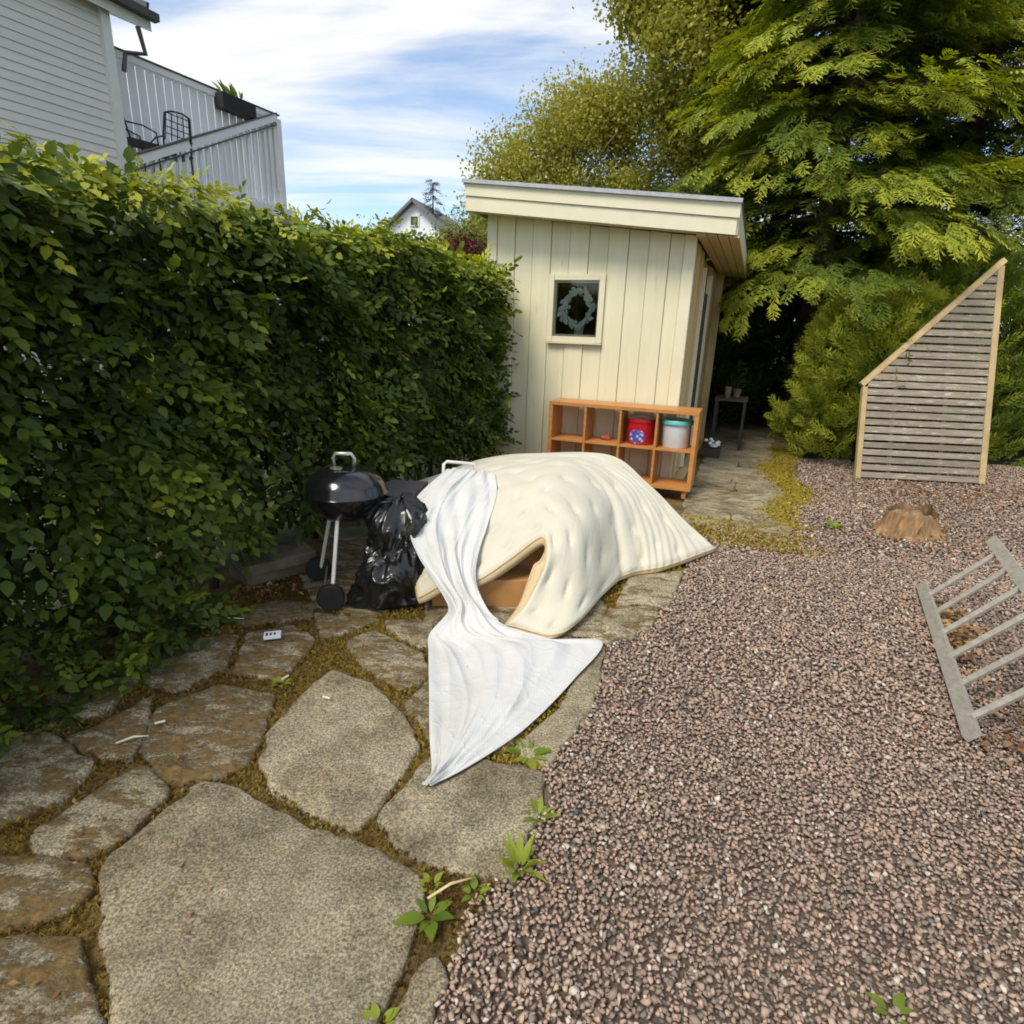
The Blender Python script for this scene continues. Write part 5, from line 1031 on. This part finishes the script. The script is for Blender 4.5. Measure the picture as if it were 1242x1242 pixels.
# weeds: every leaf its own part
WL = []
for k in range(5):
    vs, fs = leaf_shape(1, (.34, .5, .26, .6, .2)[k], .2, (.3, .35, .2, .4, .5)[k], 5); a = np.array(vs); ln = np.array([len(f) for f in fs])
    for t in (.35, .6, .85): WL.append((k, t, np_mesh('weed_leaf', a, np.concatenate([np.array(f) for f in fs]), np.concatenate([[0], np.cumsum(ln)[:-1]]), M['weed'], np.full(len(a), t), True)))
def weed(label, loc, shapes, n, size, tints, upr=.8, name='weed'):
    root = thing(name, label, 'weed', (loc[0], loc[1], -.01)); 
    for i in range(n):
        me = random.choice([m for k, t, m in WL if k in shapes and t in tints]); a = i*2.4+random.uniform(-.4, .4); el = random.uniform(.3, 1)*upr
        o = link('leaf', me, root, (math.cos(a)*.012, math.sin(a)*.012, .0)); o.rotation_euler = mat_to((0, 0, 0), (math.cos(a), math.sin(a), el*1.3), (-math.cos(a)*.8, -math.sin(a)*.8, 1), 1).to_euler(); o.scale = [size*random.uniform(.65, 1.15)]*3
weed('bright yellow green fern like weed at the edge of the big flagstone and gravel', (.06, 1.40), (2, 4), 22, .085, (.85,), 1.9)
weed('small yellow green weed between gravel and stone edge above the fern like weed', (.125, 1.60), (0, 2), 12, .06, (.85, .6), 1.0)
weed('broad leaved dark green dandelion in the joint beside the largest flagstone', (-.19, 1.235), (0, 1), 9, .075, (.35, .6), .9)
weed('small clover like weed at the upper corner of the largest flagstone', (-.20, 1.33), (1, 3), 8, .035, (.85,), 1.)
weed('small weed sprig in the gravel below the stone under the sheet tip', (-.07, 1.31), (1, 3), 9, .035, (.6, .85), 1.)
weed('low leafy weed beside the hem of the white sheet', (.09, 1.90), (0, 1), 14, .075, (.6, .85), .6)
weed('small yellow weed growing alone out in the gravel near the stump', (2.79, 4.9), (0, 2), 10, .12, (.85, .6), 1.2)
weed('yellow weed in the joint at the near tip of the largest flagstone', (-.27, .965), (1, 3), 9, .04, (.85,), 1.)
weed('green weed in the gravel with two broad leaves', (.97, 1.03), (1,), 5, .045, (.6,), .9)
weed('yellow green weed in the moss joint beside the tan flagstone', (-1.02, 2.31), (1, 3), 12, .04, (.85,), .8)
weed('spiky pale green plant at the foot of the hedge', (-2.05, 2.42), (4, 2), 26, .10, (.85,), 1.6)
weed('small weed on the mossy stones near the hedge foot', (-1.62, 2.28), (1, 3), 8, .035, (.6, .85), .8)
weed('small yellow weed beside the mattress crease on the stone edge', (.60, 2.98), (0, 3), 9, .05, (.6, .85), .7)
weed('yellow green weed strip beside the path near the juniper', (3.1, 6.1), (0, 2), 14, .09, (.6, .85), 1.)
# ground cover at the hedge foot
parts = []; n = 700; s = rng.uniform(-1.6, 1.15, n); d = rng.uniform(-.45, .16, n)+.06*np.sin(s*3); T = H0[None]+HD[None]*s[:, None]+HN[None]*d[:, None]; T[:, 2] = rng.uniform(.0, .42, n)*(1-np.clip((d+.1)/.25, 0, 1)*.8)
Mx = frames(dirs(0, .6, .25, n, .5), dirs(0, .5, 1, n, .3))*rng.uniform(.55, 1.0, n)[:, None, None]; wh = rng.integers(0, 5, n); t = np.clip(rng.normal(.48, .15, n), .1, .9)
v, f, st, tt = merge([scatter(BEECH[k], Mx[wh == k], T[wh == k], t[wh == k]) for k in range(5)])
tag(link('ground_cover', np_mesh('ground_cover', v, f, st, M['hedge'], np.clip(tt, 0, 1))), 'low leafy ground cover along the foot of the hedge', 'ground cover', kind='stuff')
# leaf litter along the hedge and by stump, ladder and panel
LF = leaf_shape(1, .55, .3, .3, 2); parts = []
def litter(cx, cy, sx, sy, n, size, ang=0, zb=.006, t0=.5):
    q = np.stack([rng.normal(0, sx, n), rng.normal(0, sy, n)], 1); x = cx+q[:, 0]*math.cos(ang)-q[:, 1]*math.sin(ang); y = cy+q[:, 0]*math.sin(ang)+q[:, 1]*math.cos(ang)
    Tt = np.stack([x, y, zb+rng.uniform(0, .02, n)], 1); parts.append(scatter(LF, rand_rot(n, .45)*(size*rng.uniform(.6, 1.3, n))[:, None, None], Tt, np.clip(rng.normal(t0, .22, n), .02, 1)))
litter(-1.72, 2.75, .55, .06, 260, .035, math.atan2(HD[1], HD[0])); litter(-1.50, 3.30, .12, .06, 120, .035); litter(2.52, 3.0, .24, .05, 260, .045, R(62), .01, .7); litter(3.5, 4.7, .4, .3, 260, .04); litter(4.7, 6.3, .9, .35, 700, .045, 0, .006, .35); litter(2.2, 2.1, .2, .12, 90, .04, 0, .006, .6)
litter(1.2, 2.6, 1.0, 1.2, 60, .022, 0, .012, .7); litter(-1.0, 2.1, .5, .6, 60, .018, 0, .01, .6); litter(-1.2, 1.2, .2, .3, 40, .02, 0, .008, .6)
v, f, st, tt = merge(parts); tag(link('leaf_litter', np_mesh('leaf_litter', v, f, st, M['litter'], tt)), 'scattered dry brown leaves on stones and gravel', 'leaf litter', kind='stuff')
# moss: tufts in the joints and over the stone edges
tuft = ([(-.5, 0, 0), (.5, 0, 0), (0, .1, 1), (0, -.5, 0), (0, .5, 0), (.1, 0, .9), (-.4, .4, 0), (.4, -.4, 0), (.1, .1, .8)], [(0, 1, 2), (3, 4, 5), (6, 7, 8)], [-.1, -.1, .12, -.1, -.1, .12, -.1, -.1, .12])
n = 120000; x = rng.uniform(-2.2, 1.2, n); y = rng.uniform(.6, 4.2, n); ins = np.zeros(n, bool)
for sp in stone_polys: ins |= inpoly(x, y, sp)
clean = np.zeros(n, bool)
for sp, (cr0, _) in zip(stone_polys, STONES):
    if cr0 < -.12: clean |= inpoly(x, y, sp)
crustn = fnoise(np.stack([x, y, 0*x], 1), 3.2, 9)+.6*fnoise(np.stack([x, y, 0*x], 1), 8., 10)
old = (x < -.75) & (y > 1.45) | (y > 2.3) & (x < -.3)
ok = (x < gx0(y)-.02) & (x > -2.1+.378*(y-1.8)-.1) & ((~ins & (rng.random(n) < .8)) | (ins & ~clean & old & (crustn > .62) & (rng.random(n) < .7)))
x, y, ins = x[ok], y[ok], ins[ok]; n = len(x); z = np.where(ins, .000, -.020+rng.uniform(0, .018, n))
sz = rng.uniform(.006, .015, n)*np.where(ins, .8, 1.15); t = np.clip(.48+.30*fnoise(np.stack([x, y, 0*x], 1), 2.3, 12)+rng.normal(0, .14, n)-.28*ins-.12*(x < -1.2), .02, .95)
p1 = scatter(tuft, rand_rot(n, .4)*sz[:, None, None], np.stack([x, y, z], 1), t)
n = 9000; yy_ = rng.uniform(-1.6, 3.2, n); xx_ = 1.06+rng.normal(0, .09, n)+.10*np.sin(yy_*3)+np.where(yy_ < -.9, -rng.uniform(0, .9, n), 0); ok = rng.random(n) < .95
T = np.array([list(shed_w(a, b, 0)) for a, b in zip(xx_, yy_)]); T[:, 2] = rng.uniform(-.022, .0, n)
p2 = scatter(tuft, rand_rot(n, .5)*rng.uniform(.012, .032, n)[:, None, None], T, np.clip(rng.normal(.72, .18, n), .1, 1))
v, f, st, tt = merge([p1, p2]); tag(link('moss', np_mesh('moss', v, f, st, M['moss'], np.clip(tt, 0, 1))), 'brown and yellow green moss filling the joints between stones', 'moss', kind='stuff')
GROUPS = {'cypress_tree': 'cypress trees along the path and behind the panel', 'juniper_bush': 'juniper bushes by the slatted panel', 'filler_bush': 'dark filler bushes added at the end of the path', 'leafy_tree': 'broadleaved trees in the background',
          'weed': 'weeds growing in joints and gravel', 'cigarette_butt': 'cigarette butts on the flagstones', 'twig': 'twigs lying on the stones', 'cardboard_box': 'cardboard boxes under the mattress',
          'metal_chair': 'metal chairs on the balcony', 'paving_block': 'paving blocks stacked by the hedge', 'clay_pot': 'clay pots on the small table'}
for o in col.objects:
    k = o.name.split('.')[0]
    if o.parent is None and k in GROUPS and 'label' in o: o['group'] = GROUPS[k]
